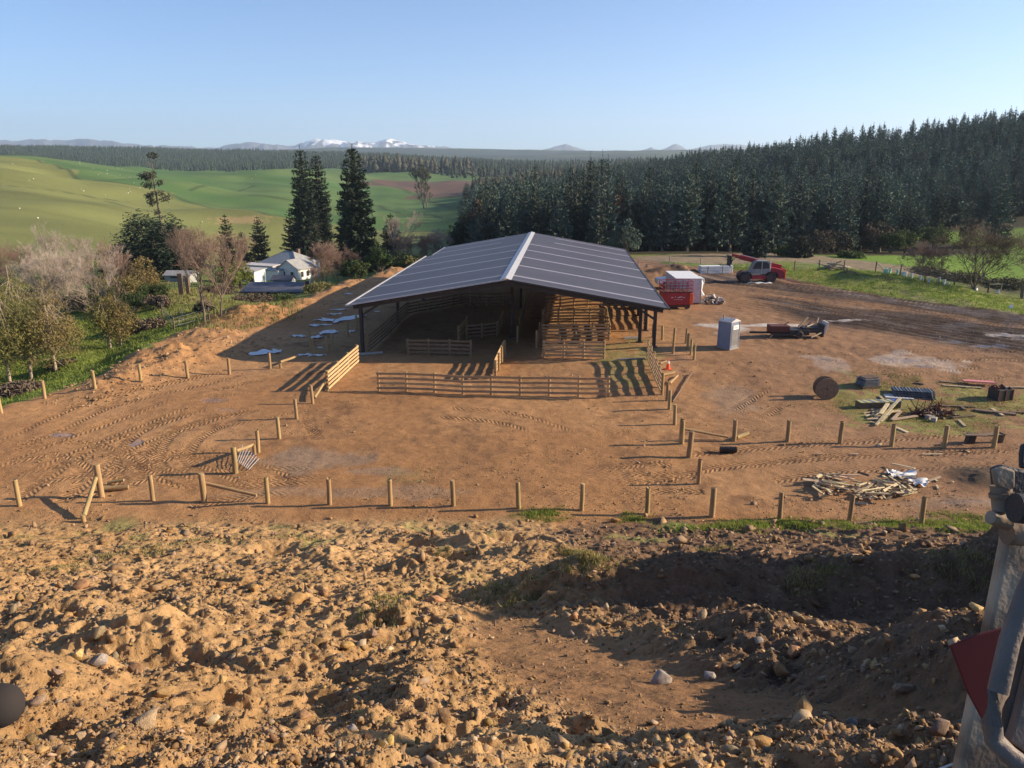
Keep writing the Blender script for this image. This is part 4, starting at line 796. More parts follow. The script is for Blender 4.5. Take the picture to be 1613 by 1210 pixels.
for v in (.6, 7.0, 13.4, 19.8, 26.2, 32.6, 39.0, 43.0):
    mb = MB()
    for s in (1, -1):
        mb.bar((0, v, ZR - .36), (s * (EW - .3), v, rz_(EW - .3) - .26), .14, .34); mb.bar((s * 10.9, v, ZE - .9), (s * 9.3, v, rz_(9.3) - .3), .1, .16)
    mb.build('rafter', M['steel'], shed)
for s in (1, -1):
    for k in range(9):
        u = s * (1.0 + k * 1.28); mb = MB(); mb.box((u, LEN / 2, rz_(u) - .13), (.07, LEN - .2, .12)); mb.build('purlin', M['under'], shed)
for u, vs_ in ((-10.9, (.6, 13.4, 26.2, 39.0)), (10.9, (.6, 7.0, 13.4, 19.8, 26.2, 32.6, 39.0)), (0, (7.0, 19.8, 32.6)), (10.0, (2.2,))):
    for v in vs_:
        z0 = sz(u, v) - .3; mb = MB(); zt = rz_(u) - .3
        mb.box((u, v, (z0 + zt) / 2), (.06, .3, zt - z0)); mb.box((u - .12, v, (z0 + zt) / 2), (.18, .025, zt - z0)) if False else None
        mb.box((u, v - .155, (z0 + zt) / 2), (.22, .02, zt - z0)); mb.box((u, v + .155, (z0 + zt) / 2), (.22, .02, zt - z0)); mb.box((u, v, z0 + .32), (.5, .5, .06)); mb.build('column', M['steel'], shed)
# ------------------------------------------------------------------ rail fences of the stock yards
def fence(label, a, b, nposts, nrails, h, m='rail', side=-1, name='rail_fence', group='timber rail fences of the stock yards', rw=.15, postr=.075):
    a = Vector(a); b = Vector(b); d = b - a; L = math.hypot(d.x, d.y); rz = math.atan2(d.y, d.x); root = thing(name, label, 'fence', a, rz, group)
    def zz(x): return gz(a.x + d.x * x / L, a.y + d.y * x / L) - a.z
    hts = [zz(L * i / (nposts - 1)) for i in range(nposts)]
    for i in range(nposts):
        x = L * i / (nposts - 1); mb = MB(); mb.tube([(x, 0, hts[i] - .25), (x, 0, hts[i] + h + .06)], [postr * 1.05, postr], 8); mb.build('post', M['post'], root)
    for k in range(nrails):
        zk = h * (k + .65) / nrails + .03; mb = MB()
        for i in range(nposts - 1):
            x0 = L * i / (nposts - 1) - (.1 if i == 0 else 0); x1 = L * (i + 1) / (nposts - 1) + (.1 if i == nposts - 2 else 0)
            mb.bar((x0 + .004, side * (postr + .025), hts[i] + zk + .012 * math.sin(i * 3 + k)), (x1, side * (postr + .025), hts[i + 1] + zk), .045, rw)
        mb.build('rail', M[m], root)
    return root
def fpx(label, p0, p1, n, nr_, h, **k): return fence(label, at(*p0), at(*p1), n, nr_, h, **k)
fpx('long timber rail fence across the front of the stock yards, facing the bare dirt pad', (597, 616), (958, 625), 9, 4, 1.25)
fpx('short sunlit rail fence standing at the front left corner of the shed', (516, 616), (563, 572), 4, 5, 1.3, side=-1)
fpx('sunlit rail fence running from the long front fence back under the ridge', (781, 596), (795, 562), 4, 5, 1.2, side=1)
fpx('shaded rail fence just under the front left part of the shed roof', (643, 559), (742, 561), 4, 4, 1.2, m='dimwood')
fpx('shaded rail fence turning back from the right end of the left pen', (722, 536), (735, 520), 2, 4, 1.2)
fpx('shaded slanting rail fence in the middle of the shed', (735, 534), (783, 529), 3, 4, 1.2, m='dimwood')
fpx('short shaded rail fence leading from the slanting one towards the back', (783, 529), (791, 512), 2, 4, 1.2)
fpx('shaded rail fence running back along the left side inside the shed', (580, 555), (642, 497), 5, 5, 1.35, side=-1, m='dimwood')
fpx('nearest lit pen fence under the right half of the roof', (857, 563), (951, 565), 4, 5, 1.25)
fpx('second lit pen fence under the right half of the roof', (856, 536), (959, 536), 5, 5, 1.3)
fpx('third lit pen fence under the right half of the roof', (855, 511), (954, 509), 5, 5, 1.3)
fpx('furthest lit pen fence under the right half of the roof', (861, 488), (947, 483), 5, 4, 1.3)
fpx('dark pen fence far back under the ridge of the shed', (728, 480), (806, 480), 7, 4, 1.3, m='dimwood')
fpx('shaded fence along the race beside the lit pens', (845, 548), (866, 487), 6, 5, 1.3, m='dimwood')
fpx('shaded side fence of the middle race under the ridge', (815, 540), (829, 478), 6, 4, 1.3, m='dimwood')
fpx('side fence between the second and third lit pens', (959, 536), (954, 509), 3, 4, 1.2)
fpx('steeply seen rail fence leading out from the right front column of the shed', (1021, 566), (1043, 622), 6, 5, 1.35, side=-1)
fpx('rail fence behind the right front column along the open side of the shed', (1019, 519), (1001, 478), 6, 5, 1.3, side=1)
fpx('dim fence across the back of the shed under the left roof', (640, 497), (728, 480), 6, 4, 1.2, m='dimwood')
# ------------------------------------------------------------------ round posts standing in rows
ORD = ['first', 'second', 'third', 'fourth', 'fifth', 'sixth', 'seventh', 'eighth', 'ninth', 'tenth', 'eleventh', 'twelfth', 'thirteenth', 'fourteenth', 'fifteenth', 'sixteenth']
postmesh = []
for i in range(4):
    mb = MB(); mb.tube([(0, 0, -.3), (0, 0, 0), (.004 * i, 0, .6), (0, .004 * i, 1.17), (0, 0, 1.19)], [.105, .104, .1, .097, .086], 12); o = mb.build('fence_post', M['post'], smooth=True); postmesh.append(o.data); bpy.data.objects.remove(o)
def post(px, py, label, h=1.2, r=1.0, group='round posts standing without wires round the yard'):
    p = at(px, py); o = link('fence_post', postmesh[rnd.randrange(4)]); o.location = p - Vector((0, 0, .03)); o.scale = (r, r, h / 1.19); o.rotation_euler = (rnd.gauss(0, .012), rnd.gauss(0, .015), rnd.random() * 6)
    m_ = o.modifiers.new('es', 'EDGE_SPLIT'); m_.split_angle = R(40); return tag(o, label, 'fence post', group)
FR = [(31, 797), (160, 783), (241, 789), (322, 790), (422, 793), (519, 795), (615, 796.5), (714, 797), (817, 801), (916, 804), (1019, 810), (1121, 814), (1228, 818), (1338, 821), (1451, 826)]
for i, p in enumerate(FR): post(*p, f'round post, {ORD[i]} from the left in the long row below the bank', h=1.55 if i == 1 else 1.3 if i in (3, 11) else 1.2, r=1.25 if i in (1, 3) else 1.15 if i == 11 else .95)
for i, p in enumerate([(371, 745), (407, 713), (440, 691), (467.5, 660), (492.5, 636)]): post(*p, f'round post, {ORD[i]} from the front in the slanting row left of the pad', h=1.3 if i == 0 else 1.2, r=1.25 if i == 0 else .95)
for i, p in enumerate([(2, 651), (70.5, 628), (149.5, 612), (222, 601), (296, 595), (361.5, 590), (425.5, 581)]): post(*p, f'round post, {ORD[i]} from the left in the row by the spoil heaps')
for i, p in enumerate([(1050.5, 631), (1054, 645), (1062.5, 669), (1073.5, 699), (1085, 720), (1100, 762)]): post(*p, f'round post, {ORD[i]} from the back in the row right of the dirt pad', h=1.35 if i in (3, 4) else 1.2, r=1.3 if i in (3, 4) else .95)
for i, p in enumerate([(1156, 695), (1240, 695.5), (1323, 698), (1404, 703), (1487, 705), (1565, 705)]): post(*p, f'round post, {ORD[i]} from the left in the row below the timber stacks', r=1.1)
for i, p in enumerate([(1028, 532), (1043, 535.5), (1061.5, 539), (1060, 557), (1080, 541), (1083, 549.5), (1088, 559), (1093, 567)]): post(*p, f'short post, {ORD[i]} from the left in the cluster left of the grey toilet', h=.85 if i == 3 else 1.15, r=.85)
def pole(a, b, r, label, cat='pole', name='timber_pole', m='post', group=None, n=10):
    a = Vector(a); b = Vector(b); d = b - a; mb = MB(); mb.tube([(0, 0, 0), (0, 0, d.length * .5), (0, 0, d.length)], [r * 1.04, r, r * .93], n); o = mb.build(name, M[m], smooth=True)
    o.location = a; o.rotation_mode = 'QUATERNION'; o.rotation_quaternion = d.to_track_quat('Z', 'Y'); return tag(o, label, cat, group)
UP = Vector((0, 0, 1))
pole(at(133, 818) + UP * .15, at(158, 782) + UP * 1.0, .09, 'slanting stay leaning on the thick corner post at the left of the front row')
pole(at(132, 822) - UP * .1, at(132, 822) + UP * .3, .1, 'short stub peg at the foot of the slanting stay', 'peg', 'wooden_peg')
pole(at(325, 787) + UP * .75, at(405, 789) + UP * .25, .075, 'slanting rail between two thick posts in the left of the front row')
pole(at(164, 774) + UP * .12, at(203, 771) + UP * .12, .11, 'log lying on the dirt just behind the thick corner post'); pole(at(170, 764) + UP * .1, at(196, 763) + UP * .2, .07, 'thin log lying behind the thicker one near the corner post')
pole(at(374, 734) + UP * .75, at(401, 714) + UP * .45, .085, 'pale stay rail leaning from the front post of the slanting row'); pole(at(401, 716) - UP * .1, at(401, 716) + UP * .5, .09, 'stub post at the back end of the pale stay rail', 'peg', 'wooden_peg')
pole(at(496, 634) + UP * .3, at(513, 613) + UP * .55, .08, 'slanting stay rail leading up to the short sunlit fence'); pole(at(442, 578) + UP * .35, at(470, 568) + UP * .35, .09, 'pale log raised on a peg at the edge of the shed shadow'); pole(at(442, 580) - UP * .1, at(442, 580) + UP * .35, .09, 'peg under the pale log at the edge of the shed shadow', 'peg', 'wooden_peg')
pole(at(1077, 693) + UP * .6, at(1146, 693) + UP * .16, .07, 'long slanting rail right of the two thick posts'); pole(at(1160, 693) + UP * .12, at(1178, 686) + UP * .14, .11, 'short pale log lying beside the first post of the right row')
pole(at(1060, 634) + UP * .05, at(1089, 590) + UP * .08, .045, 'long thin dirty board lying at a slant near the steep rail fence', 'board', 'loose_board', 'oldwood', n=4)
pole(at(1040, 594) + UP * .1, at(1062, 589) + UP * .1, .09, 'log lying behind the steep rail fence, near the cone'); pole(at(1055, 606) + UP * .08, at(1067, 594) + UP * .1, .08, 'pale short log lying right of the steep rail fence'); pole(at(1050, 607) + UP * .08, at(1060, 600) + UP * .1, .07, 'stubby pale offcut lying beside the steep rail fence'); pole(at(1040, 574) + UP * .06, at(1050, 570) + UP * .06, .06, 'small pale offcut lying between fence and traffic cone')
pole(at(972, 567) + UP * .05, at(1016, 566) + UP * .05, .07, 'pale sleeper lying across the ground under the shed corner', m='conc', n=4)
for (x0, y0, x1, y1, lab) in [(566, 560, 603, 557, 'pale concrete strip at the foot of the left front column'), (983, 534, 1009, 534, 'pale board lying under the right side of the roof')]:
    pole(at(x0, y0) + UP * .05, at(x1, y1) + UP * .05, .14, lab, 'board', 'loose_board', 'conc', n=4)
# netting panel propped by the front left post
a = at(375, 738) + UP * .35; b = at(392, 741) + UP * .04; c = at(408, 724) + UP * .05; d = at(384, 716) + UP * .5
root = thing('net_panel', 'pale crumpled wire netting panel leaning beside the slanting post row', 'netting', b)
mb = MB()
for i in range(8):
    t = i / 7; mb.tube([a.lerp(b, t) - b, d.lerp(c, t) - b], .014, 4); mb.tube([a.lerp(d, t) - b, b.lerp(c, t) - b], .014, 4)
mb.build('wire', M['flash'], root)
# ------------------------------------------------------------------ portable toilet
p = at(1149, 552); rz = R(40); root = thing('portable_toilet', 'grey blue portable toilet cabin with a pale roof and white sign, on the dirt', 'toilet', p + Vector((0, .0, 0)), rz)
s = 1.04; mb = MB(); mb.box((s / 2, s / 2, 1.08), (s, s, 1.94)); mb.build('cabin', M['greypl'], root, .02)
mb = MB(); mb.box((s / 2, s / 2, .06), (s + .08, s + .08, .12)); mb.build('base', M['greydoor'], root, .01)
mb = MB(); mb.prism([(-.04, 2.05), (s / 2, 2.26), (s + .04, 2.05), (s + .04, 2.0), (-.04, 2.0)], -.04, s + .04); mb.build('roof', M['offwhite'], root, .015)
mb = MB(); mb.box((s / 2, -.02, 1.0), (s * .82, .03, 1.6)); dr = mb.build('door', M['greydoor'], root, .008)
mb = MB(); [mb.box((s / 2 + .12 * k, -.04, .95), (.03, .02, 1.3)) for k in (-3, -2, -1, 0, 1, 2, 3)]; mb.build('rib', M['greydoor'], dr)
mb = MB(); mb.box((s / 2 + .02, -.05, 1.62), (.66, .02, .3)); mb.build('sign', M['white'], dr)
mb = MB(); mb.box((s / 2, -.063, 1.62), (.42, .006, .035)); mb.build('lettering', M['greypl'], dr)
mb = MB(); [mb.box((cx, cy, 1.05), (.07, .07, 2.0)) for cx in (0, s) for cy in (0, s)]; mb.build('corner_post', M['greypl'], root, .01)
mb = MB(); mb.tube([(s * .2, s * .8, 2.1), (s * .2, s * .8, 2.5)], .05, 8); mb.build('vent_pipe', M['greydoor'], root)
# ------------------------------------------------------------------ traffic cone
p = at(1052, 582); root = thing('traffic_cone', 'orange traffic cone with a white band standing by the steep rail fence', 'cone', p); mb = MB(); mb.box((0, 0, .02), (.42, .42, .05)); mb.build('base', M['orange'], root, .01)
mb = MB(); mb.tube([(0, 0, .04), (0, 0, .42)], [.15, .085], 16); mb.tube([(0, 0, .6), (0, 0, .78)], [.055, .03], 16); mb.build('cone', M['orange'], root, smooth=True); mb = MB(); mb.tube([(0, 0, .42), (0, 0, .6)], [.086, .056], 16); mb.build('reflective_band', M['white'], root, smooth=True)
# ------------------------------------------------------------------ white box body, ute and red lift
p = at(1063, 480); X0 = p.x; Y0 = p.y; root = thing('site_container', 'white box-bodied site cabin standing behind the red lift', 'site cabin', p, R(-1))
mb = MB(); mb.box((1.25, 2.9, 1.32), (2.45, 5.6, 2.3)); mb.build('body', M['offwhite'], root, .02); mb = MB(); mb.box((1.25, 2.9, 2.5), (2.55, 5.7, .07)); mb.build('roof', M['white'], root, .01)
mb = MB(); [mb.box((x, .085, 1.3), (.05, .03, 2.3)) for x in (.05, 1.25, 2.45)]; mb.box((1.25, .085, .2), (2.4, .03, .08)); mb.build('door_frame', M['flash'], root)
mb = MB(); [mb.tube([(x, .04, .4), (x, .04, 2.2)], .018, 6) for x in (1.05, 1.45)]; mb.build('lock_bar', M['flash'], root); mb = MB(); [mb.box((1.25, y, .1), (2.2, .2, .22)) for y in (.4, 2.9, 5.3)]; mb.build('skid', M['oldwood'], root)
mb = MB(); [mb.box((2.49, .1, .35 + k * .22), (.03, .1, .12), rx=.5) for k in range(5)]; mb.build('hazard_stripe', M['black'], root)
for k in range(2):
    pts = [(2.55 + .05 * k, 1.2 + .5 * k, 2.45), (2.75, 1.2 + .5 * k, 1.9), (2.68, 1.1 + .5 * k, 1.2), (2.9 + .1 * k, 1.0 + .5 * k, .7)]; mb = MB(); mb.tube(pts, [.12, .16, .1, .16], 6); mb.build('torn_wrap', M['white'], root)
p = at(1031, 452); p = Vector((15.9, 84.5, gz(18, 84.5))); root = thing('parked_ute', 'white utility vehicle mostly hidden behind the white site cabin', 'car', p + Vector((2.5, 0, 0)))
mb = MB(); prof = [(-2.55, .45), (-2.6, .8), (-2.45, 1.02), (-1.3, 1.14), (-.65, 1.7), (.75, 1.72), (1.0, 1.12), (2.5, 1.12), (2.55, .5)]; mb.prism(prof, -.88, .88); mb.build('body', M['white'], root, .05)
mb = MB(); mb.prism([(-1.2, 1.15), (-.62, 1.62), (.66, 1.64), (.85, 1.16)], -.895, -.88); mb.prism([(-1.2, 1.15), (-.62, 1.62), (.66, 1.64), (.85, 1.16)], .88, .895); mb.build('side_window', M['glass'], root); mb = MB(); mb.bar((-1.29, 0, 1.18), (-.7, 0, 1.66), 1.5, .02); mb.build('windscreen', M['glass'], root)
for x in (-1.65, 1.6):
    for y in (-.86, .86):
        mb = MB(); mb.torus((x, y, .38), .27, .12, 'y', 18, 8); w_ = mb.build('wheel', M['tyre'], root, smooth=True); mb = MB(); mb.disc((x, y, .38), .2, .12); mb.build('rim', M['flash'], w_)
mb = MB(); [mb.box((-2.56, y, .82), (.06, .32, .16)) for y in (-.65, .65)]; mb.build('headlight', M['glass'], root)
p = at(1066, 488); root = thing('scissor_lift', 'red platform lift with a guard rail cage, beside the right end of the shed', 'lift', p + Vector((0, .9, 0)), R(3))
mb = MB(); mb.box((0, 0, 1.0), (2.75, 1.5, 1.15)); mb.build('body', M['red'], root, .05); mb = MB(); mb.box((0, 0, 1.62), (2.9, 1.6, .08)); mb.build('platform', M['redrust'], root, .02)
mb = MB(); mb.box((-.2, 0, .34), (2.2, 1.2, .3)); mb.build('chassis', M['redrust'], root, .03)
for x in (-1.0, 1.0):
    for y in (-.62, .62): mb = MB(); mb.torus((x, y, .32), .21, .11, 'y', 16, 8); w_ = mb.build('wheel', M['tyre'], root, smooth=True); mb = MB(); mb.disc((x, y, .32), .15, .14); mb.build('rim', M['redrust'], w_)
mb = MB()
for y in (-.75, .75):
    for z in (1.95, 2.25, 2.6): mb.tube([(-1.4, y, z), (1.4, y, z)], .028, 6)
    for x in (-1.4, -.7, 0, .15, .85, 1.4): mb.tube([(x, y, 1.62), (x, y, 2.62)], .03, 6)
for x in (-1.4, 1.4):
    for z in (1.95, 2.25, 2.6): mb.tube([(x, -.75, z), (x, .75, z)], .028, 6)
mb.build('guard_rail', M['red'], root)
mb = MB(); mb.box((1.3, -.3, 1.0), (.34, 1.1, 1.0)); mb.build('end_panel', M['orange'], root, .03)
mb = MB()
for k, (x, w_) in enumerate([(-.5, .22), (-.2, .1), (.1, .18), (.32, .3), (.62, .12)]): mb.box((x, -.765, 1.12 + .05 * (k % 2)), (w_, .008, .05), ry=-.15 * (k % 3))
mb.box((.1, -.765, .93), (.9, .008, .02)); mb.build('lettering', M['white'], root)
# ------------------------------------------------------------------ telehandler
p = at(1190, 444); p = Vector((p.x, p.y, p.z)); root = thing('telehandler', 'red telehandler with a grey cab and lowered boom, parked on the far grass edge', 'telehandler', p, R(-2))
for x in (-1.45, 1.55):
    for y in (-.75, .95):
        mb = MB(); mb.torus((x, y, .6), .40, .21, 'y', 24, 10, .9); w_ = mb.build('wheel', M['tyre'], root, smooth=True); mb = MB(); mb.disc((x, y, .6), .3, .2); mb.disc((x, y - .1 if y < 0 else y + .1, .6), .12, .12); mb.build('rim', M['rim'], w_)
        mb = MB()
        for k in range(14): a = k * math.pi / 7; mb.box((x + .6 * math.cos(a), y, .6 + .6 * math.sin(a)), (.07, .4, .05), ry=-a + .4); 
        mb.build('tread', M['tyre'], w_)
mb = MB(); mb.prism([(-2.1, .75), (-1.9, 1.05), (-.9, 1.25), (-.5, .5), (.9, .45), (1.2, 1.15), (2.0, 1.25), (2.9, 1.1), (3.1, .5), (2.6, .45), (2.3, .85), (.95, .8), (.8, .35), (-.6, .35), (-1.0, .8), (-1.9, .7)], -.35, .75); mb.build('chassis', M['redrust'], root)
mb = MB(); mb.box((.15, -.55, .62), (1.7, .5, .42)); mb.build('side_skirt', M['red'], root, .04)
mb = MB(); mb.prism([(-1.15, 1.05), (-.7, 1.0), (.8, 1.02), (1.35, 1.3), (1.4, 1.6), (1.25, 2.35), (.95, 2.55), (-.25, 2.58), (-.62, 2.3), (-.95, 1.5)], -.95, -.05); cab = mb.build('cab', M['greydoor'], root, .04)
mb = MB(); mb.prism([(-.75, 1.62), (-.45, 2.25), (-.2, 2.42), (.28, 2.42), (.28, 1.62)], -.97, -.945); mb.prism([(.4, 1.62), (.4, 2.42), (.9, 2.4), (1.1, 2.15), (1.2, 1.7)], -.97, -.945); mb.build('window', M['glass'], cab)
mb = MB(); mb.box((.34, -.975, 1.75), (.06, .03, 1.45)); mb.build('door_pillar', M['offwhite'], cab); mb = MB(); mb.tube([(1.3, -.9, 1.3), (1.3, -.9, 2.6)], .06, 8); mb.build('exhaust', M['offwhite'], root)
mb = MB(); mb.bar((-2.0, .25, 2.85), (2.9, .25, 1.7), .42, .5); mb.bar((-2.1, .25, 2.88), (-2.9, .25, 3.05), .34, .4); bo = mb.build('boom', M['red'], root, .03)
mb = MB(); mb.bar((-1.7, -.0, 3.1), (1.0, -.0, 2.45), .05, .05); mb.bar((-1.7, .5, 3.1), (1.0, .5, 2.45), .05, .05); mb.build('hose', M['flash'], bo)
mb = MB(); mb.bar((-2.7, .25, 3.0), (-3.1, .25, 2.1), .3, .3); mb.build('boom_head', M['black'], root)
mb = MB(); mb.box((-3.2, .25, 2.45), (.1, 1.5, 1.2)); [mb.box((-3.3, .25, z), (.12, 1.6, .08)) for z in (1.95, 2.5, 3.0)]; mb.build('carriage', M['black'], root)
for y in (-.2, .7): mb = MB(); mb.box((-3.75, y, 1.92), (1.1, .12, .06)); mb.build('fork', M['black'], root)
mb = MB(); mb.box((-2.9, -.45, 2.75), (.35, .2, .35)); mb.build('work_light', M['yellow'], root)
mb = MB(); mb.prism([(1.35, 1.1), (1.4, 1.75), (2.0, 1.72), (2.85, 1.5), (3.1, 1.2), (3.1, .5), (2.4, .5), (2.2, 1.1)], -.9, .9); mb.build('engine_cover', M['red'], root, .05)
mb = MB(); mb.box((3.14, 0, 1.0), (.1, 1.7, 1.1)); mb.build('counterweight', M['orange'], root, .03)
for x in (-1.45, 1.55): mb = MB(); mb.prism([(x - .75, .85), (x - .5, 1.25), (x + .5, 1.25), (x + .75, .85), (x + .68, .82), (x + .46, 1.18), (x - .46, 1.18), (x - .68, .82)], -1.0, -.5); mb.build('mudguard', M['black'], root)
# white bundle of panels, sheet on the ground
p = at(1127, 431); root = thing('panel_stack', 'long white wrapped stack of cladding panels lying left of the red telehandler', 'panel stack', p, R(6))
for k in range(3): mb = MB(); mb.box((0, .6 + .02 * k, .12 + .33 * k), (3.9 - .1 * k, 1.1, .28)); mb.build('bundle', M['white'], root, .02)
mb = MB(); [mb.box((x, .03, .45), (.06, .02, .95)) for x in (-1.0, .9)]; mb.build('strap', M['steel'], root); mb = MB(); mb.box((2.1, .6, .5), (.35, 1.0, .9)); mb.build('wrapped_end', M['white'], root, .05)
def sheet(px, py, w_, d_, label, m='sheet', rz=0, seed=0, name='plastic_sheet', cat='plastic sheet', group=None, h=.05):
    rs = np.random.RandomState(seed + 7); p = at(px, py); nx, ny = 9, 7; vs = []; n = nx * ny
    for t in (0, -.012):
        for j in range(ny):
            for i in range(nx):
                u = i / (nx - 1) - .5; v = j / (ny - 1) - .5; ex = 1 + .25 * math.sin(6 * v + seed); x = u * w_ * ex + .12 * w_ * math.sin(5 * v + seed * 2); y = v * d_ * (1 + .25 * math.sin(5 * u + seed))
                X_ = p.x + x * math.cos(rz) - y * math.sin(rz); Y_ = p.y + x * math.sin(rz) + y * math.cos(rz)
                vs.append((X_ - p.x, Y_ - p.y, gz(X_, Y_) - p.z + .03 + h * (1 + math.sin(9 * u + seed) * math.cos(8 * v + seed)) + t))
    fs = []
    for j in range(ny - 1):
        for i in range(nx - 1): a = j * nx + i; fs += [(a, a + 1, a + nx + 1, a + nx), (n + a, n + a + nx, n + a + nx + 1, n + a + 1)]
    for i in range(nx - 1): a = i; fs.append((a, n + a, n + a + 1, a + 1)); a = (ny - 1) * nx + i; fs.append((a + 1, n + a + 1, n + a, a))
    for j in range(ny - 1): a = j * nx; fs.append((a + nx, n + a + nx, n + a, a)); a = j * nx + nx - 1; fs.append((a, n + a, n + a + nx, a + nx))
    mb = MB(); mb.add(vs, fs); o = mb.build(name, M[m], smooth=True); o.location = p; return tag(o, label, cat, group)
sheet(1194, 446.5, 2.4, .45, 'narrow white sheet lying on the dirt under the red telehandler', 'white')
# rubbish heap right of the cabin
p = at(1120, 478); root = thing('rubbish_heap', 'crumpled heap of pale rubbish and wrappings right of the white site cabin', 'rubbish heap', p)
rs = np.random.RandomState(4)
for m_, n_, nm in (('offwhite', 60, 'wrapping'), ('brownb', 46, 'debris'), ('board', 24, 'offcut')):
    mb = MB()
    for k in range(n_):
        a = rs.rand() * 6.28; q = rs.rand() ** .6; x = 1.25 * q * math.cos(a) + .1; y = .8 * q * math.sin(a); z = .85 * (1 - q ** 1.5) * rs.rand() ** .5 + .05; s_ = .12 + .22 * rs.rand()
        mb.box((x, y, z), (s_ * 1.6, s_, s_ * (.9 if m_ == 'brownb' else .35)), rs.rand() * 3, rs.rand() * 2, rs.rand() * 2, taper=.5)
    mb.build(nm, M[m_], root)
# ------------------------------------------------------------------ low drawn trailer with offcuts
p = at(1240, 533); root = thing('flat_trailer', 'low rusty red and grey trailer frame loaded with offcuts, right of the grey toilet', 'trailer', p + Vector((0, .6, 0)), R(-1)); q = .0505
mb = MB(); mb.bar((-2.75, 0, .35), (1.4, 0, .32), .14, .14); mb.bar((-1.2, -.6, .3), (1.5, -.6, .3), .1, .14); mb.bar((-1.2, .6, .3), (1.5, .6, .3), .1, .14); [mb.bar((x, -.6, .33), (x, .6, .33), .08, .1) for x in (-1.2, -.3, .6, 1.4)]; mb.build('chassis', M['steel'], root)
mb = MB(); mb.box((-.55, 0, .68), (1.5, 1.0, .5)); mb.build('tool_box', M['redrust'], root, .03); mb = MB(); mb.bar((-.1, 0, .95), (.25, 0, 1.2), .05, .05); mb.build('lever', M['redrust'], root)
mb = MB(); mb.box((.95, 0, .45), (1.5, 1.2, .4)); mb.build('engine_bed', M['steel'], root, .04); mb = MB(); mb.box((1.95, .1, .6), (1.5, 1.1, .42)); mb.box((2.75, .1, .55), (.22, 1.1, 1.0)); mb.build('tray', M['machdark'], root, .02)
for y in (-.72, .72): mb = MB(); mb.torus((.9, y, .3), .2, .1, 'y', 18, 8); w_ = mb.build('wheel', M['tyre'], root, smooth=True); mb = MB(); mb.disc((.9, y, .3), .14, .1); mb.build('rim', M['steel'], w_)
mb = MB(); mb.bar((-1.15, -.62, .3), (-1.5, -.9, .05), .07, .07); mb.build('prop_leg', M['steel'], root); mb = MB(); mb.box((3.0, .1, .75), (.2, .9, .95), ry=.2); mb.build('tail_board', M['offwhite'], root, .02)
bx = root.matrix_world
for k, (a_, b_, r_) in enumerate([((1.0, 0, .75), (1.7, .1, 1.55), .07), ((1.4, .1, .85), (2.1, .3, 1.1), .05), ((1.6, -.2, .85), (2.2, .1, .98), .05), ((2.4, .2, .8), (2.6, .3, 1.45), .06), ((1.9, .4, .9), (2.4, -.2, .95), .05), ((1.75, -.85, .12), (2.6, -.55, .42), .05)]):
    t0 = p + Vector((0, .6, 0)); pole(t0 + Vector(a_), t0 + Vector(b_), r_, 'pale timber offcut piled in or beside the low trailer', 'offcut', 'timber_offcut', 'board', 'offcuts on the low trailer', 5)
# ------------------------------------------------------------------ cable drum
p = at(1302, 630); root = thing('cable_drum', 'brown wooden cable drum standing on its edge on the dirt', 'cable drum', p + Vector((0, .1, .64)), R(-6))
for y in (0, .62): mb = MB(); mb.disc((0, y, 0), .67, .06, 'y', 36); fl = mb.build('flange', M['drum'], root)
mb = MB(); mb.disc((0, .31, 0), .34, .56, 'y', 24); mb.build('core', M['drum'], root); mb = MB(); mb.disc((0, -.035, 0), .05, .02, 'y', 12); mb.build('hub_hole', M['black'], root)
mb = MB(); [mb.disc((.4 * math.cos(a), -.04, .4 * math.sin(a)), .02, .02, 'y', 8) for a in (0, 1.57, 3.14, 4.71)]; mb.build('bolt', M['steel'], root)
# ------------------------------------------------------------------ stacks of materials on the right
p = at(1373, 612); root = thing('crate_stack', 'dark blue-grey stack of pressed metal sheets on a pallet, left of the other stacks', 'metal stack', p, R(12))
for k in range(5): mb = MB(); mb.prism([(-.55 + .02 * k, .16 + .09 * k), (.55, .16 + .09 * k), (.55, .22 + .09 * k), (-.5, .22 + .09 * k)], 0, .9); mb.build('sheet', M['mesh'], root)
mb = MB(); mb.box((0, .45, .08), (1.3, 1.0, .12)); mb.build('pallet', M['oldwood'], root); mb = MB(); mb.box((.1, .5, .62), (.9, .7, .06), ry=-.05); mb.build('top_sheet', M['oldwood'], root)
p = at(1442, 629); root = thing('corrugated_stack', 'leaning stack of blue-grey corrugated drainage sheets', 'corrugated sheets', p, R(-14))
for k in range(4):
    mb = MB(); pts = []; N = 40
    for i in range(N + 1): pts.append((-1.15 + 2.3 * i / N, .05 + .1 * k + .03 * math.sin(i * 1.9)))
    mb.prism(pts + [(x_, z_ - .02) for x_, z_ in pts[::-1]], .05 + .14 * k, .95 + .16 * k); o = mb.build('corrugated_sheet', M['mesh'], root)
mb = MB(); mb.box((-.9, .3, -.0), (1.6, .9, .1)); mb.build('base_sheet', M['offwhite'], root)
p = at(1388, 644); root = thing('timber_pack', 'long pack of timber in yellow and white wrap with a blue end', 'timber pack', p + Vector((0, .25, 0)), R(4))
mb = MB(); mb.box((-.1, 0, .2), (2.5, .55, .36)); mb.build('timber', M['oldwood'], root, .01); mb = MB(); mb.box((-.25, 0, .395), (2.1, .57, .04)); mb.build('wrap', M['yellow'], root); mb = MB(); mb.box((.95, 0, .4), (.4, .58, .06)); mb.build('blue_cover', M['blue'], root); mb = MB(); [mb.box((x, 0, .42), (.1, .58, .02), rz=.3) for x in (-1.0, -.6, -.5, -.1, .1, .5)]; mb.build('printing', M['greypl'], root)
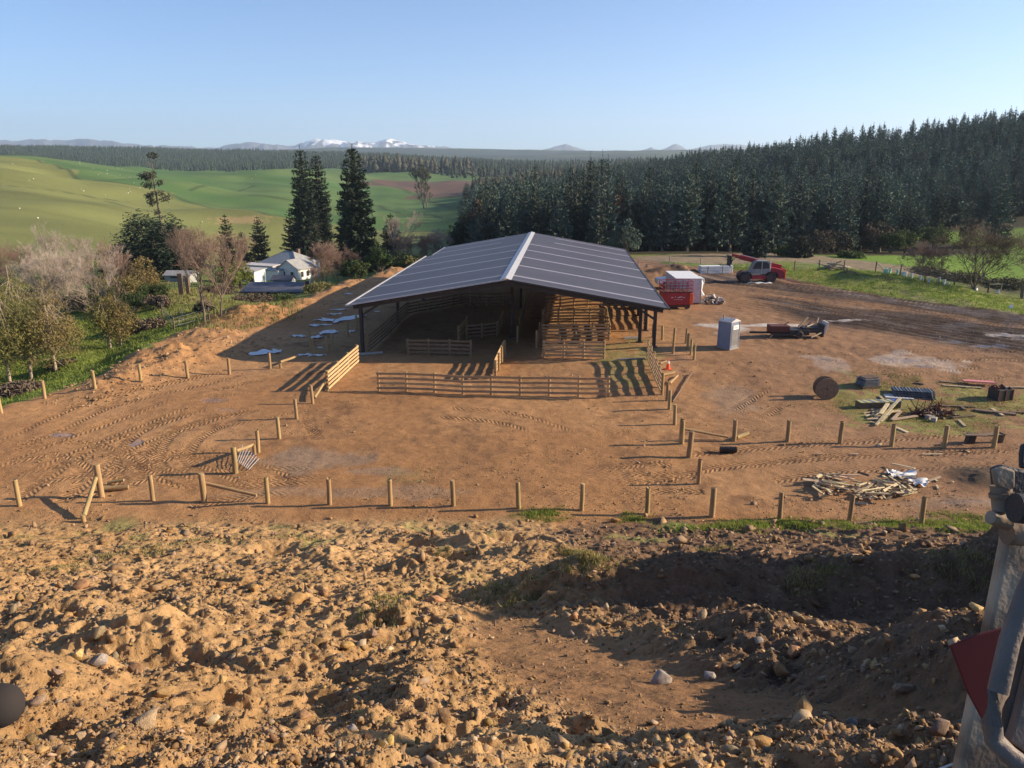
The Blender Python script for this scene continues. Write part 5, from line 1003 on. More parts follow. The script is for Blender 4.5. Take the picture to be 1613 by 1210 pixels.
def board(x0, y0, x1, y1, label, group, w_=.1, t=.04, m='board', z0=.05, z1=.05, name='loose_board', cat='board'):
    a = at(x0, y0) + UP * z0; b = at(x1, y1) + UP * z1; mb = MB(); c = (a + b) / 2; mb.bar(a - c, b - c, w_, t); o = mb.build(name, M[m]); o.location = c; return tag(o, label, cat, group)
gB = 'pale boards scattered by the timber pack'
for k, c in enumerate([(1379, 672, 1398, 656, .1, .25), (1380, 671, 1416, 640, .08, .5), (1386, 660, 1397, 646, .3, .4), (1398, 650, 1416, 641, .3, .5), (1363, 657, 1386, 655, .08, .12), (1366, 662, 1384, 662, .06, .1), (1370, 666, 1380, 668, .05, .06), (1374, 653, 1390, 654, .15, .2), (1404, 664, 1444, 658, .1, .12), (1400, 655, 1421, 650, .2, .2), (1372, 648, 1392, 650, .1, .2), (1385, 667, 1404, 654, .12, .3), (1377, 659, 1400, 660, .1, .22), (1405, 664, 1418, 652, .1, .15), (1412, 674, 1430, 682, .02, .02), (1360, 652, 1384, 650, .04, .1)]):
    board(*c[:4], 'pale sawn board in the fan of boards lying in front of the timber pack', gB, .12 + .04 * (k % 3), .05, z0=c[4], z1=c[5])
board(1516, 604, 1565, 607, 'pink faced building board lying on planks near the dark bin', None, .45, .06, 'pinkb', .2, .2)
for c, lab in [((1484, 608, 1540, 612), 'long pale plank under the left end of the pink board'), ((1520, 611, 1546, 612), 'short whitish board under the pink board'), ((1480, 602, 1510, 605), 'thin plank left of the pink board'), ((1575, 611, 1640, 612), 'long pale plank running out right behind the dark bin'), ((1470, 640, 1535, 642), 'long weathered plank leading right from the rusty heap'), ((1500, 659, 1535, 656), 'thin grey plank lying in the grass'), ((1562, 645, 1580, 656), 'short pale board crossing the grass near the bin'), ((1590, 650, 1640, 653), 'grey board at the right edge below the bin'), ((1512, 640, 1520, 647), 'small grey block board at the bend of the long plank'), ((1510, 663, 1520, 673), 'short board lying end-on in the grass'), ((1440, 604, 1455, 606), 'thin scrap stick behind the corrugated stack'), ((1385, 625, 1394, 633), 'small pale stick upright near the corrugated stack')]:
    board(*c, lab, None, .16, .06, 'board' if 'pale' in lab or 'whitish' in lab or 'short' in lab else 'oldwood')
board(1535, 647, 1600, 654, 'broad dark plank lying in the grass below the bin', None, .35, .1, 'oldwood')
p = at(1580, 632); root = thing('steel_bin', 'dark rusty square bin filled to the brim beside the pink board', 'bin', p + Vector((0, .35, 0)), R(12)); mb = MB(); mb.box((0, 0, .36), (1.1, .8, .7)); mb.build('body', M['steel'], root, .02); 
for x in (-.5, 0, .5): mb = MB(); mb.box((x, -.41, .36), (.06, .04, .7)); mb.build('rib', M['redrust'], root)
mb = MB(); [mb.box((rs.uniform(-.45, .45), rs.uniform(-.3, .3), .74), (.3, .2, .14), rs.rand() * 3, rs.rand(), rs.rand()) for k in range(10)]; mb.build('contents', M['redrust'], root)
p = at(1470, 655); root = thing('scrap_heap', 'tangled rusty brown heap of scrap wire and steel behind the board fan', 'scrap heap', p)
mb = MB()
for k in range(90):
    a = rs.rand() * 6.28; q = rs.rand() ** .6; c = Vector((1.25 * q * math.cos(a), .7 * q * math.sin(a), .12 + .45 * (1 - q) * rs.rand())); d = Vector(rs.randn(3)) * .3; mb.tube([c - d, c + Vector(rs.randn(3)) * .08, c + d * Vector((1, 1, .6)).x], .022, 4)
mb.build('wire', M['redrust'], root); mb = MB()
for k in range(40):
    a = rs.rand() * 6.28; q = rs.rand() ** .6; mb.box((1.3 * q * math.cos(a), .7 * q * math.sin(a), .05 + .28 * (1 - q)), (.3 * rs.rand() + .1, .2, .1), rs.rand() * 3, rs.rand(), rs.rand())
mb.build('plate', M['oldwood'], root)
for k, (x, y) in enumerate([(1463, 660), (1471, 664)]):
    mb = MB(); mb.box((0, 0, .12), (.42, .26, .24), rz=.5 + .4 * k, taper=.95); o = mb.build('concrete_block', M['conc'], bevel=.02); o.location = at(x, y); tag(o, ['grey concrete block, left one of two in front of the rusty heap', 'pale concrete block, right one of two in front of the rusty heap'][k], 'block')
p = at(1540, 700); root = thing('timber_trestle', 'low dark plank trestle standing beside the last post of the right row', 'trestle', p + Vector((.3, .3, 0)), R(4)); mb = MB(); mb.box((.55, 0, .42), (1.3, .35, .06)); mb.build('plank', M['oldwood'], root)
for x in (-.55, 1.1): mb = MB(); mb.box((x, 0, .24), (.38 if x < 0 else .1, .3, .5), ry=.15); mb.build('leg', M['steel' if x < 0 else 'oldwood'], root)
mb = MB(); mb.box((-.5, -.25, .5), (1.2, .3, .04), ry=.05); mb.build('side_board', M['oldwood'], root)
p = at(1147, 714); root = thing('ribbed_pipe', 'short black ribbed pipe lying on the dirt right of the post row', 'pipe', p + Vector((-.38, .14, .15)), R(-3)); mb = MB(); mb.tube([(0, 0, 0), (.82, 0, 0)], .135, 20); mb.build('barrel', M['black'], root, smooth=True)
for k in range(7): mb = MB(); mb.disc((.05 + .12 * k, 0, 0), .165, .05, 'x', 20); mb.build('rib', M['machdark'], root)
# ------------------------------------------------------------------ splintered timber pile at the front
gS = 'broken boards and offcuts in the scrap timber pile'
pile = at(1362, 785); pr_ = random.Random(9)
spots = []
for k in range(120):
    cx, cy, rx, ry = pr_.choice([(1302, 762, 22, 10), (1368, 782, 48, 16), (1345, 775, 62, 18), (1415, 765, 30, 16), (1400, 780, 36, 14), (1320, 775, 40, 14)]); a = pr_.random() * 6.28; q = pr_.random() ** .6; spots.append((cx + rx * q * math.cos(a), cy + ry * q * math.sin(a)))
for k, (x, y) in enumerate(spots):
    c = at(x, y); L = pr_.choice([.25, .3, .45, .6, .8, 1.2]) * pr_.uniform(.8, 1.2); a = pr_.gauss(0, .7) + pr_.choice([0, .4, 2.4]); z = pr_.random() ** 1.6 * .34; d = Vector((math.cos(a), math.sin(a), pr_.gauss(0, .14))) * L / 2; mb = MB(); mb.bar(-d, d, pr_.uniform(.05, .14), pr_.uniform(.03, .06), (pr_.gauss(0, .4), pr_.gauss(0, .4), 1)); o = mb.build('timber_offcut', M['board' if pr_.random() < .74 else 'oldwood']); o.location = c + UP * (z + .05)
    tag(o, 'splintered board or offcut lying in the scrap timber pile behind the front post row', 'offcut', gS)
for c in [(1281, 769, 1310, 782, 'long thin board sticking out left of the scrap timber pile'), (1300, 765, 1308, 789, 'thin board standing out in front of the left part of the scrap pile'), (1345, 788, 1376, 768, 'long light board crossing the middle of the scrap timber pile'), (1404, 735, 1440, 746, 'long thin board at the back of the scrap timber pile'), (1400, 755, 1434, 784, 'long curved board running down the right of the scrap pile'), (1412, 752, 1440, 782, 'second long curved board beside the first on the scrap pile'), (1316, 753, 1352, 757, 'long pale branch-like board at the back left of the pile'), (1462, 762, 1480, 759, 'board poking out of the right end of the scrap pile')]: board(*c[:4], c[4], None, .09, .05, z0=.15, z1=.25)
for k, (x, y, w_, d_) in enumerate([(1420, 752, 1.1, .7), (1445, 764, 1.0, .6), (1405, 748, .6, .4)]): sheet(x, y, w_, d_, ['grey crumpled plastic sheet on the back of the scrap timber pile', 'bluish crumpled plastic sheet on the right end of the scrap pile', 'small pale plastic scrap at the back of the scrap pile'][k], 'sheet', .4 * k, k, h=.1)
for k, (x, y) in enumerate([(1473, 757), (1475, 766), (1498, 760), (1382, 705), (1340, 716), (1452, 717), (1466, 717), (1285, 716)]): board(x, y, x + [3, 3, 4, 6, 12, 14, 18, 10][k], y + [3, 6, 1, -5, 1, 0, 0, 1][k], 'small loose scrap of wood lying on the muddy track among the front posts', 'stray wood scraps on the track', .08, .04)
# ------------------------------------------------------------------ pale sheets in the shed's shadow
SHS = [(547, 503, 1.2, 3.4, -30, 'long pale sheet lying in the shed shadow, the largest of the scattered ones'), (516, 524, 1.1, 1.6, -25, 'pale curved sheet in front of the largest one in the shed shadow'), (527, 524, .7, .6, 0, 'small pale scrap right of the curved sheet'), (500, 532, .8, .9, 0, 'rounded pale scrap left of the curved sheet'), (514, 505, 1.5, 1.2, -20, 'broad pale sheet left of the largest one in the shadow'), (496, 514, .9, .7, 0, 'pale scrap below the broad sheet'), (510, 513, 1.0, .4, 0, 'narrow pale scrap below the broad sheet'), (466, 530, .8, .5, 0, 'left of two small scraps at the left of the shadow'), (476, 531, .6, .3, 0, 'right of two small scraps at the left of the shadow'), (417, 557, 1.6, 1.1, 20, 'blue-white folded sheet at the left tip of the shadow'), (434, 555, .8, 1.1, 0, 'pale blue crumpled bag beside the folded sheet'), (535, 489, 1.4, .3, 20, 'thin pale strip far back in the shadow'), (583, 480, .8, .5, 0, 'pale scrap beside the first left column'), (552, 523, .5, .5, 0, 'tiny pale scrap left of the shed column'), (594, 492, .5, .3, 0, 'tiny scrap behind the left column'), (484, 560, 1.0, .3, 0, 'curved pale strip near the sunlit fence'), (502, 561, 1.1, .25, 10, 'thin pale strip right of the curved one'), (505, 549, .4, .2, 0, 'pale fleck in front of the curved sheet'), (548, 464, .8, .4, 0, 'far pale scrap near the road in the shadow'), (525, 496, 1.2, .3, 25, 'thin sheet edge behind the broad sheet')]
for k, (x, y, w_, d_, r_, lab) in enumerate(SHS): sheet(x, y, w_, d_, lab, 'sheet', R(r_), k, group='pale plastic scraps in the shadow of the shed', h=.06)
gk = 0
for (x, y) in [(493, 560), (515, 556), (524, 553), (489, 549), (548, 530), (562, 520)]:
    p = at(x, y); o = link('fence_post', postmesh[gk % 4]); o.location = p; o.scale = (1, 1, 1.1); tag(o, f'dim post in the shed shadow, {ORD[gk]} of those left of the sunlit fence', 'fence post', 'posts standing in the shadow of the shed'); gk += 1
# ------------------------------------------------------------------ buildings in the valley
def hip(mb, x0, x1, y0, y1, z0, z1, e=.4, ridge=None):
    x0 -= e; x1 += e; y0 -= e; y1 += e; r = min(x1 - x0, y1 - y0) / 2; ym = (y0 + y1) / 2; ra, rb = (x0 + r, x1 - r) if ridge is None else ridge
    vs = [(x0, y0, z0), (x1, y0, z0), (x1, y1, z0), (x0, y1, z0), (ra, ym, z1), (rb, ym, z1)]; mb.add(vs, [(0, 1, 5, 4), (1, 2, 5), (2, 3, 4, 5), (3, 0, 4), (3, 2, 1, 0)])
p = atd(440, 180); gp = p.z; p.z += .6; root = thing('white_cottage', 'white single storey cottage with a grey hipped iron roof in the valley', 'house', p, R(-24))
mb = MB(); mb.box((0, 4, 1.2), (11, 8.5, 3.6)); mb.build('wall', M['white'], root); mb = MB(); hip(mb, -5.5, 5.5, -.25, 8.25, 3.0, 5.6); rf = mb.build('roof', M['grey_roof'], root)
mb = MB(); [mb.bar(Vector(a), Vector(b), .22, .06) for a, b in [((-5.9, -.65, 3.03), (-1.2, 4, 5.62)), ((5.9, -.65, 3.03), (1.2, 4, 5.62)), ((-1.2, 4, 5.62), (1.2, 4, 5.62))]]; mb.build('hip_capping', M['dull_roof'], rf); mb = MB(); mb.box((1.8, 5.2, 5.4), (.7, .7, 1.4)); mb.build('chimney', M['oldwood'], rf)
mb = MB(); mb.prism([(-3.3, 2.9), (-.3, 3.1), (-.3, 2.95), (-3.3, 2.7)], -7.8, 1.2, 'x'); mb.build('verandah_roof', M['offwhite'], root); mb = MB(); [mb.box((x, -3.1, 1.2), (.12, .12, 3.2)) for x in (-7.6, -5, -2.2, .9)]; mb.build('verandah_post', M['white'], root); mb = MB(); mb.box((-3.3, -1.6, 1.0), (7.6, 2.6, 3.2)); mb.build('verandah_wall', M['white'], root)
mb = MB(); mb.prism([(2.6, -.6), (2.6, 2.6), (5.4, 4.4), (8.2, 2.6), (8.2, -.6)], -3.2, 3.5); wg = mb.build('gable_wing', M['white'], root); mb = MB(); mb.prism([(2.2, 2.45), (5.4, 4.52), (8.6, 2.45), (8.6, 2.33), (5.4, 4.40), (2.2, 2.33)], -3.5, 3.6); mb.build('gable_roof', M['grey_roof'], root)
for (x, y, w_) in ((4.2, -3.23, 1.0), (6.6, -3.23, 1.0)): mb = MB(); mb.box((x, y, 1.3), (w_, .08, 1.3)); wn = mb.build('window', M['white'], root); mb = MB(); mb.box((x, y - .05, 1.3), (w_ - .2, .04, 1.1)); mb.build('pane', M['glass'], wn)
for y in (-1.8, .2, 2.0): mb = MB(); mb.box((8.24, y, 1.3), (.08, 1.1, 1.4)); wn = mb.build('window', M['white'], root); mb = MB(); mb.box((8.3, y, 1.3), (.04, .9, 1.2)); mb.build('pane', M['glass'], wn)
mb = MB(); mb.prism([(-5.4, 2.2), (-3.2, 2.5), (-3.2, 2.4), (-5.4, 2.1)], .6, 4.4, 'x'); mb.build('porch_roof', M['grey_roof'], root); mb = MB(); mb.box((2.5, -4.2, .7), (3.6, 2, 2.9)); mb.build('porch', M['white'], root)
for x in (-5.5, -1.6): mb = MB(); mb.box((x, -2.93, 1.5), (1.2, .06, 1.1)); wn = mb.build('window', M['white'], root); mb = MB(); mb.box((x, -2.97, 1.5), (1.0, .04, .9)); mb.build('pane', M['glass'], wn)
def barn(px, D, w_, d_, h, rise, rz, label, wall, roof, gable='x', name='shed', dz=0, open_=False, posts=0):
    p = atd(px, D); p.z += dz; root = thing(name, label, 'shed', p, rz)
    if gable == 'x': prof = [(-d_ / 2, -1.2), (-d_ / 2, h), (0, h + rise), (d_ / 2, h), (d_ / 2, -1.2)]
    else: prof = [(-d_ / 2, -1.2), (-d_ / 2, h), (d_ / 2, h + rise), (d_ / 2, -1.2)]
    if not open_: mb = MB(); mb.prism(prof, -w_ / 2, w_ / 2, 'x'); mb.build('wall', M[wall], root)
    else:
        mb = MB(); mb.box((0, d_ / 2 - .1, h / 2 - .4), (w_, .1, h + .8)); mb.box((-w_ / 2 + .05, 0, h / 2 - .4), (.1, d_ - .4, h + .8)); mb.box((w_ / 2 - .05, 0, h / 2 - .4), (.1, d_ - .4, h + .8)); mb.box((w_ * .3, -d_ / 2 + .1, h / 2 - .4), (w_ * .36, .1, h + .8)); mb.build('wall', M[wall], root)
        for k in range(posts): x = -w_ / 2 + w_ * .62 * k / posts; mb = MB(); mb.box((x, -d_ / 2 + .15, h / 2 - .4), (.2, .2, h + .8)); mb.build('post', M['oldwood'], root)
    e = .3
    if gable == 'x': t = [(-d_ / 2 - e, h - .08), (0, h + rise + .04), (d_ / 2 + e, h - .08), (d_ / 2 + e, h + .04), (0, h + rise + .16), (-d_ / 2 - e, h + .04)]
    else: t = [(-d_ / 2 - e, h - .05), (d_ / 2 + e, h + rise + .05), (d_ / 2 + e, h + rise + .16), (-d_ / 2 - e, h + .07)]
    mb = MB(); mb.prism(t, -w_ / 2 - e, w_ / 2 + e, 'x'); mb.build('roof', M[roof], root); return root
r_ = barn(436, 121, 9.4, 4.4, 1.3, .75, R(-1), 'long low farm shed with a dull blue-grey roof and open bays below the cottage', 'oldwood', 'dull_roof', 'lean', 'implement_shed', -.7, True, 4)
r_ = barn(395, 165, 5.2, 3.6, 2.3, .4, R(-22), 'small white shed with a flat pale roof left of the cottage', 'white', 'offwhite', 'lean', 'garden_shed'); mb = MB(); mb.box((1.6, -1.83, .9), (1.2, .06, 1.9)); mb.build('door', M['steel'], r_)
r_ = barn(448, 143, 3.6, 2.0, 1.1, .7, R(-8), 'narrow white-gabled garage with a dark grey roof in front of the cottage', 'white', 'dull_roof', 'x', 'garage', .3); mb = MB(); mb.box((0, -1.03, .3), (3.4, .05, 1.5)); mb.build('front_wall', M['grey_wall'], r_)
r_ = barn(286, 140, 4.6, 3, 1.1, .6, R(-4), 'small weathered grey shed in front of the macrocarpa', 'grey_wall', 'grey_roof', 'x', 'farm_shed', .2); mb = MB(); mb.box((-.3, -1.53, .8), (1.8, .06, .35)); mb.build('window', M['steel'], r_)
for k, (px, m_, h) in enumerate([(482, 'rail', 1.3), (485, 'redrust', 1.6), (489.5, 'white', 1.9)]):
    p = atd(px, 118); mb = MB(); mb.box((0, 0, h / 2), (.55 if k < 2 else .22, .3, h)); o = mb.build(['hay_bale', 'rusty_tank', 'gate_post'][k], M[m_], bevel=.03); o.location = p; tag(o, ['tan upright block at the right end of the long low shed', 'rusty brown upright drum near the right end of the long low shed', 'white gate post right of the long low shed'][k], ['block', 'drum', 'post'][k])
# ------------------------------------------------------------------ paddock bits on the left
p = atd(291, 103); root = thing('old_gateway', 'pair of thick dark weathered slab posts standing in the yellow paddock', 'gateway', p); 
for x, h in ((-.35, 2.9), (.45, 2.4)): mb = MB(); mb.box((x, .3 * x, h / 2), (.62 if x < 0 else .45, .3, h), rz=.1); mb.build('post', M['oldwood'], root, .03)
for k in range(6): p = at(290 - k * .3, 489 + k * 4.6); mb = MB(); mb.box((0, 0, .05), (.9, .3, .1), rz=.05 * (k % 3)); o = mb.build('stepping_slab', M['conc']); o.location = p; tag(o, f'pale stepping slab, {ORD[k]} from the top below the dark slab posts', 'slab', 'stepping slabs in the yellow paddock')
def wire_fence(label, pts, hpost, mpost='oldwood', wires=3, r=.07):
    a = pts[0]; root = thing('wire_fence', label, 'fence', a)
    for q in pts: mb = MB(); mb.tube([q - a - UP * .3, q - a + UP * hpost], [r, r * .9], 7); mb.build('post', M[mpost], root)
    for k in range(wires):
        mb = MB(); z = hpost * (.3 + .6 * k / max(1, wires - 1)); mb.tube([q - a + UP * z for q in pts], .012, 3); mb.build('wire', M['flash'], root)
    return root
wire_fence('post and wire fence with slim pale posts along the far edge behind the site cabin', [atd(x, 101.5) for x in (940, 1005, 1054, 1103, 1152, 1205)], 1.45, 'conc', 4, .065)
wire_fence('post and wire fence with dark posts running down beside the green tree guards', [at(*q) for q in ((1251, 427), (1290, 425), (1329, 426), (1379, 428), (1418, 433), (1503, 449))], 1.3, 'oldwood', 4, .08)
wire_fence('fence with dark posts at the lower right beyond the grass strip', [at(*q) for q in ((1503, 449), (1556, 461), (1608, 468), (1680, 478))], 1.35, 'oldwood', 2, .1)
wire_fence('old fence crossing the grass by the yellow paddock', [at(*q) for q in ((254, 474), (256, 497), (275, 520), (330, 505))], 1.2, 'oldwood', 3, .06)
wire_fence('low fence at the top of the yellow paddock', [atd(x, 118) for x in (262, 276, 290, 304)], 1.1, 'oldwood', 3, .06)
pole(at(1379, 427) + UP * 1.15, at(1392, 431) + UP * .5, .07, 'pale slanting stay on the fence above the tree guards', m='board')
root = thing('timber_gate', 'small open timber gate frame at the lower right fence', 'gate', at(1556, 461)); mb = MB(); mb.box((.75, -.1, 1.0), (1.5, .06, .12)); mb.box((.75, -.1, .2), (1.5, .06, .1)); mb.box((1.45, -.1, .55), (.08, .06, 1.1)); mb.build('gate_frame', M['board'], root)
TG = [(1393, 430), (1396, 430), (1402, 430), (1413, 432), (1421, 434), (1423, 435), (1427, 436), (1436, 438), (1449, 441), (1455, 444), (1463, 446), (1479, 444), (1487, 448), (1493, 450)]
for k, q in enumerate(TG):
    p = at(*q); mb = MB(); mb.box((0, 0, .28), (.22, .22, .6 if k not in (4, 9, 13) else .25), rz=.3 * k); o = mb.build('tree_guard', M['greenpl' if k < 5 else 'white'], bevel=.02); o.location = p; tag(o, f'small square plastic tree guard, {ORD[k]} from the left along the fence', 'tree guard', 'tree guards along the right fence')
for k, (px, py, c) in enumerate([(1592, 486, 'white'), (1572, 462, 'white'), (1537, 457, 'white'), (1018, 421, 'conc')]):
    p = at(px, py); mb = MB(); mb.box((0, 0, .12), (.4, .3, .24), rz=k, taper=.7); mb.box((.05, 0, .34), (.12, .12, .25)); o = mb.build('paint_pail', M[c]); o.location = p; tag(o, ['small white pail with a spout on the right grass strip', 'white pail at the foot of the timber gate', 'white pail left of the timber gate', 'pale pail on the far rubble behind the shed roof'][k], 'pail')
# log pile by the weedy hollow
p = atd(1318, 100)
for k in range(16):
    a = Vector((p.x + rnd.uniform(-1.6, 1.6), p.y + rnd.uniform(-.8, .8), p.z + .15 + rnd.random() * .6)); an = rnd.random() * 3.1; d = Vector((math.cos(an), math.sin(an), rnd.gauss(0, .3))) * rnd.uniform(.6, 1.3); pole(a - d, a + d, rnd.uniform(.05, .12), 'grey branch or root lying in the brush pile by the far fence', 'branch', 'fallen_branch', 'palebark', 'branches of the brush pile by the far fence', 6)
# ------------------------------------------------------------------ sheep
def sheep_mesh():
    mb = MB(); mb.tube([(-.62, 0, .62), (-.55, 0, .64), (-.3, 0, .68), (.1, 0, .68), (.4, 0, .66), (.55, 0, .7), (.66, 0, .82), (.8, 0, .86), (.98, 0, .76), (1.02, 0, .74)], [.08, .22, .31, .32, .28, .18, .12, .12, .08, .04], 10)
    for x in (-.4, .38):
        for y in (-.14, .14): mb.tube([(x, y, .55), (x + .02, y, .28), (x - .01, y, 0)], [.085, .05, .035], 6)
    for y in (-1, 1): mb.tube([(.76, y * .1, .9), (.72, y * .24, .88)], [.04, .015], 5)
    o = mb.build('sheep', M['wool'], smooth=True); me = o.data; bpy.data.objects.remove(o); return me
sm_ = sheep_mesh()
SP = [(46, 285), (53, 283), (20, 259), (125, 256), (126, 259), (147, 266), (114, 268), (110, 267), (155, 276), (158, 273), (169, 274), (177, 263), (186, 266), (192, 267), (169, 269), (189, 277), (203, 280), (205, 279), (211, 289), (204, 298), (202, 305), (205, 303), (199, 306), (220, 297), (128, 299), (132, 302), (165, 309), (31, 330), (60, 345), (385, 281), (397, 282), (373, 273), (318, 351), (402, 276), (326, 269), (452, 362), (306, 269), (540, 330), (560, 300), (640, 330), (700, 345), (650, 350)]
for k, (px, py) in enumerate(SP):
    if k in (36,): continue
    p = at(px, py); o = link('sheep', sm_); o.location = p; o.rotation_euler = (0, 0, rnd.random() * 6.28); s_ = .62; o.scale = (s_,) * 3; tag(o, 'cream coloured sheep grazing on the green hills beyond the valley', 'sheep', 'sheep grazing on the green hills')
# ------------------------------------------------------------------ stones and clods
import bmesh
def _unused(sub):
    bm = bmesh.new(); bmesh.ops.create_icosphere(bm, subdivisions=sub, radius=1.0); V = np.array([v.co[:] for v in bm.verts]); F = np.array([[v.index for v in f.verts] for f in bm.faces]); bm.free(); return V, F
def rockshape(npts, seed, _c=0):
    """angular broken stone: hull of a few random points -> V, F (triangles)"""
    rs = np.random.RandomState(seed); p = rs.randn(npts, 3); p /= np.linalg.norm(p, axis=1, keepdims=True); p *= rs.uniform(.75, 1.05, (npts, 1)); p *= np.array([1, rs.uniform(.55, .9), rs.uniform(.4, .75)])
    bm = bmesh.new(); [bm.verts.new(q) for q in p]; r = bmesh.ops.convex_hull(bm, input=bm.verts); bmesh.ops.delete(bm, geom=[e for e in r["geom_interior"] if isinstance(e, bmesh.types.BMVert)], context='VERTS'); bmesh.ops.triangulate(bm, faces=bm.faces[:]); bmesh.ops.recalc_face_normals(bm, faces=bm.faces[:])
    bm.verts.index_update(); V = np.array([v.co[:] for v in bm.verts]); F = np.array([[v.index for v in f.verts] for f in bm.faces]); bm.free(); return V, F
rs = np.random.RandomState(21)
# one mass of gravel over the bank, too many to count
def gravel(name, label, n, ymin, ymax, fsize, seed, m, dens, pw=1.0):
    rs = np.random.RandomState(seed); lo, hi = 1 / ymax, 1 / ymin; y = 1 / (lo + (hi - lo) * rs.rand(n) ** pw); x = -(.72 * y + .8) + rs.rand(n) * (1.44 * y + 1.6 + 5.5 * (y < 20))
    keep = rs.rand(n) < dens(x, y); x = x[keep]; y = y[keep]; n = len(x); s = fsize(x, y, rs); z = G(x, y); kk = rs.randint(0, 12, n); VV = []; FF = []; n0 = 0
    for q in range(12):
        i_ = np.nonzero(kk == q)[0]; P, Fq = rockshape(9, seed * 50 + q); m_ = len(i_); a = rs.rand(m_) * 6.28; b = rs.randn(m_) * .6; c, s_ = np.cos(a)[:, None], np.sin(a)[:, None]; cb, sb = np.cos(b)[:, None], np.sin(b)[:, None]
        P = P[None] * (1 + .25 * rs.randn(m_, 1, 3)); x1 = P[:, :, 0] * cb - P[:, :, 2] * sb; z1 = P[:, :, 0] * sb + P[:, :, 2] * cb
        Q = np.stack([x1 * c - P[:, :, 1] * s_, x1 * s_ + P[:, :, 1] * c, z1], 2) * s[i_][:, None, None] + np.stack([x[i_], y[i_], z[i_] + s[i_] * .15], 1)[:, None]
        VV.append(Q.reshape(-1, 3)); FF.append((Fq[None] + (np.arange(m_) * P.shape[1])[:, None, None]).reshape(-1, 3) + n0); n0 += len(VV[-1])
    return tag(link(name, mesh_np(name, np.concatenate(VV), np.concatenate(FF), M[m])), label, 'gravel', kind='stuff')
patch = lambda x, y: S(.62 + 1.5 * fbm(x / 1.6, y / 1.6, 3, 2))
gravel('bank_gravel', 'small tan stones and gravel strewn over the dirt bank in the foreground', 90000, 2.6, 27.5, lambda x, y, r: np.maximum(.014, .0024 * y) * np.exp(r.randn(len(x)) * .5) * 1.0, 1, 'rock', lambda x, y: patch(x, y) * (1 - .75 * trough(x, y)))
gravel('bank_rubble', 'broken angular rubble covering the near part of the dirt bank', 6500, 2.6, 15, lambda x, y, r: (.012 + .0042 * y) * np.exp(r.randn(len(x)) * .45), 6, 'rock', lambda x, y: (.35 + .65 * S((y - 4) / 2)) * S(fbm(x / 1.9, y / 1.9, 3, 3) * 2 + .55) * (1 - trough(x, y)))
gravel('bank_clods', 'brown earth clods strewn over the dirt bank in the foreground', 26000, 2.6, 28.5, lambda x, y, r: np.maximum(.016, .0030 * y) * np.exp(r.randn(len(x)) * .5), 2, 'clod', lambda x, y: .9 * (1 - .85 * trough(x, y)))
gravel('yard_clods', 'small clods and stones scattered over the bulldozed yard', 16000, 28, 62, lambda x, y, r: .028 * np.exp(r.randn(len(x)) * .5) + .0003 * y, 3, 'clod', lambda x, y: S(.3 + 2 * fbm(x / 3, y / 3, 3, 4)) * (sdist(YARD, x, y) > 0))
hx = np.array([h[0] for h in HEAPS[:14]]); hy = np.array([h[1] for h in HEAPS[:14]])
gravel('spoil_clods', 'loose orange clods on the spoil heaps along the left edge of the yard', 22000, 38, 112, lambda x, y, r: .06 * np.exp(r.randn(len(x)) * .55) + .0003 * y, 4, 'clod', lambda x, y: (np.min(np.hypot(x[:, None] - hx, y[:, None] - hy), 1) < 3.6) * 1.0, 1.3)
# large individual rocks: the ones that stand out in the photograph, then the next largest
protos = []
for i in range(9): protos.append(mesh_np('rock', *rockshape(15, 500 + i), M['rock']))
protog = mesh_np('rock', *rockshape(16, 555), M['greyrock'])
BIG = [(153, 1003, 26, 'upright blocky tan rock in the shadow at the left foreground'), (124, 1038, 24, 'squarish tan rock below the upright block at the left'), (158, 1045, 34, 'grey-white rock beside the squarish tan one at the left'), (88, 1063, 20, 'angular tan rock at the shadow edge near the left side'), (235, 1145, 50, 'long ridged orange-tan rock near the bottom left'), (255, 1095, 36, 'large brown faceted rock left of centre bottom'), (465, 950, 32, 'largest brown boulder on the crest of the left rubble'), (510, 938, 20, 'upright pale slab right of the brown boulder'), (130, 926, 24, 'reddish rock high on the left rubble'), (20, 965, 18, 'round pale rock at the left edge'),
       (480, 1130, 22, 'yellow mossy rock in the lower left rubble'), (350, 1075, 20, 'bright yellowish rock in the left rubble'), (335, 1140, 24, 'pointed pale rock in the bottom left rubble'), (555, 1150, 22, 'white tilted rock near the bottom centre'), (700, 1128, 30, 'large tan rock at the lower edge of the dark track shadow'), (770, 1140, 18, 'square pale rock just under the dark track shadow'), (745, 1130, 16, 'small tan rock beside the square pale one'), (905, 975, 20, 'tan rock with a lit face in the dark berm'), (1105, 975, 22, 'lit orange stone on the dark berm'), (1195, 1010, 18, 'grey stone in the shadowed berm'),
       (1230, 1060, 26, 'tall brown slab in the shadowed berm'), (1120, 1070, 26, 'grey blocky rock in the shaded hollow'), (1045, 1075, 40, 'largest dark grey boulder low in the shaded hollow'), (1262, 1130, 44, 'big brown rock with an orange lit edge at the lower right'), (1200, 1175, 34, 'rounded reddish rock near the bottom right'), (1340, 1140, 24, 'glinting white stone at the lower right'), (1180, 1190, 22, 'small dark rock beside the rounded reddish one'), (1425, 1090, 30, 'long lit slab on the right sunlit patch'), (1535, 960, 24, 'brown slab by the machine at the right'), (1400, 1010, 18, 'lit orange stone at the top of the right sunlit patch'),
       (1030, 1140, 16, 'pale stone alone in the dark shadow strip'), (590, 1000, 18, 'tan rock on the edge of the small shadow left of the track'), (1052, 846, 16, 'broad flat pale rock at the foot of the bank'), (968, 822, 14, 'tan rock at the foot of the bank behind the front post row'), (440, 1000, 22, 'tan stone in the middle of the left rubble'), (215, 1060, 26, 'shadowed tan rock in the left rubble'), (60, 1110, 26, 'tan rock beside the dark rounded machine part at the left')]
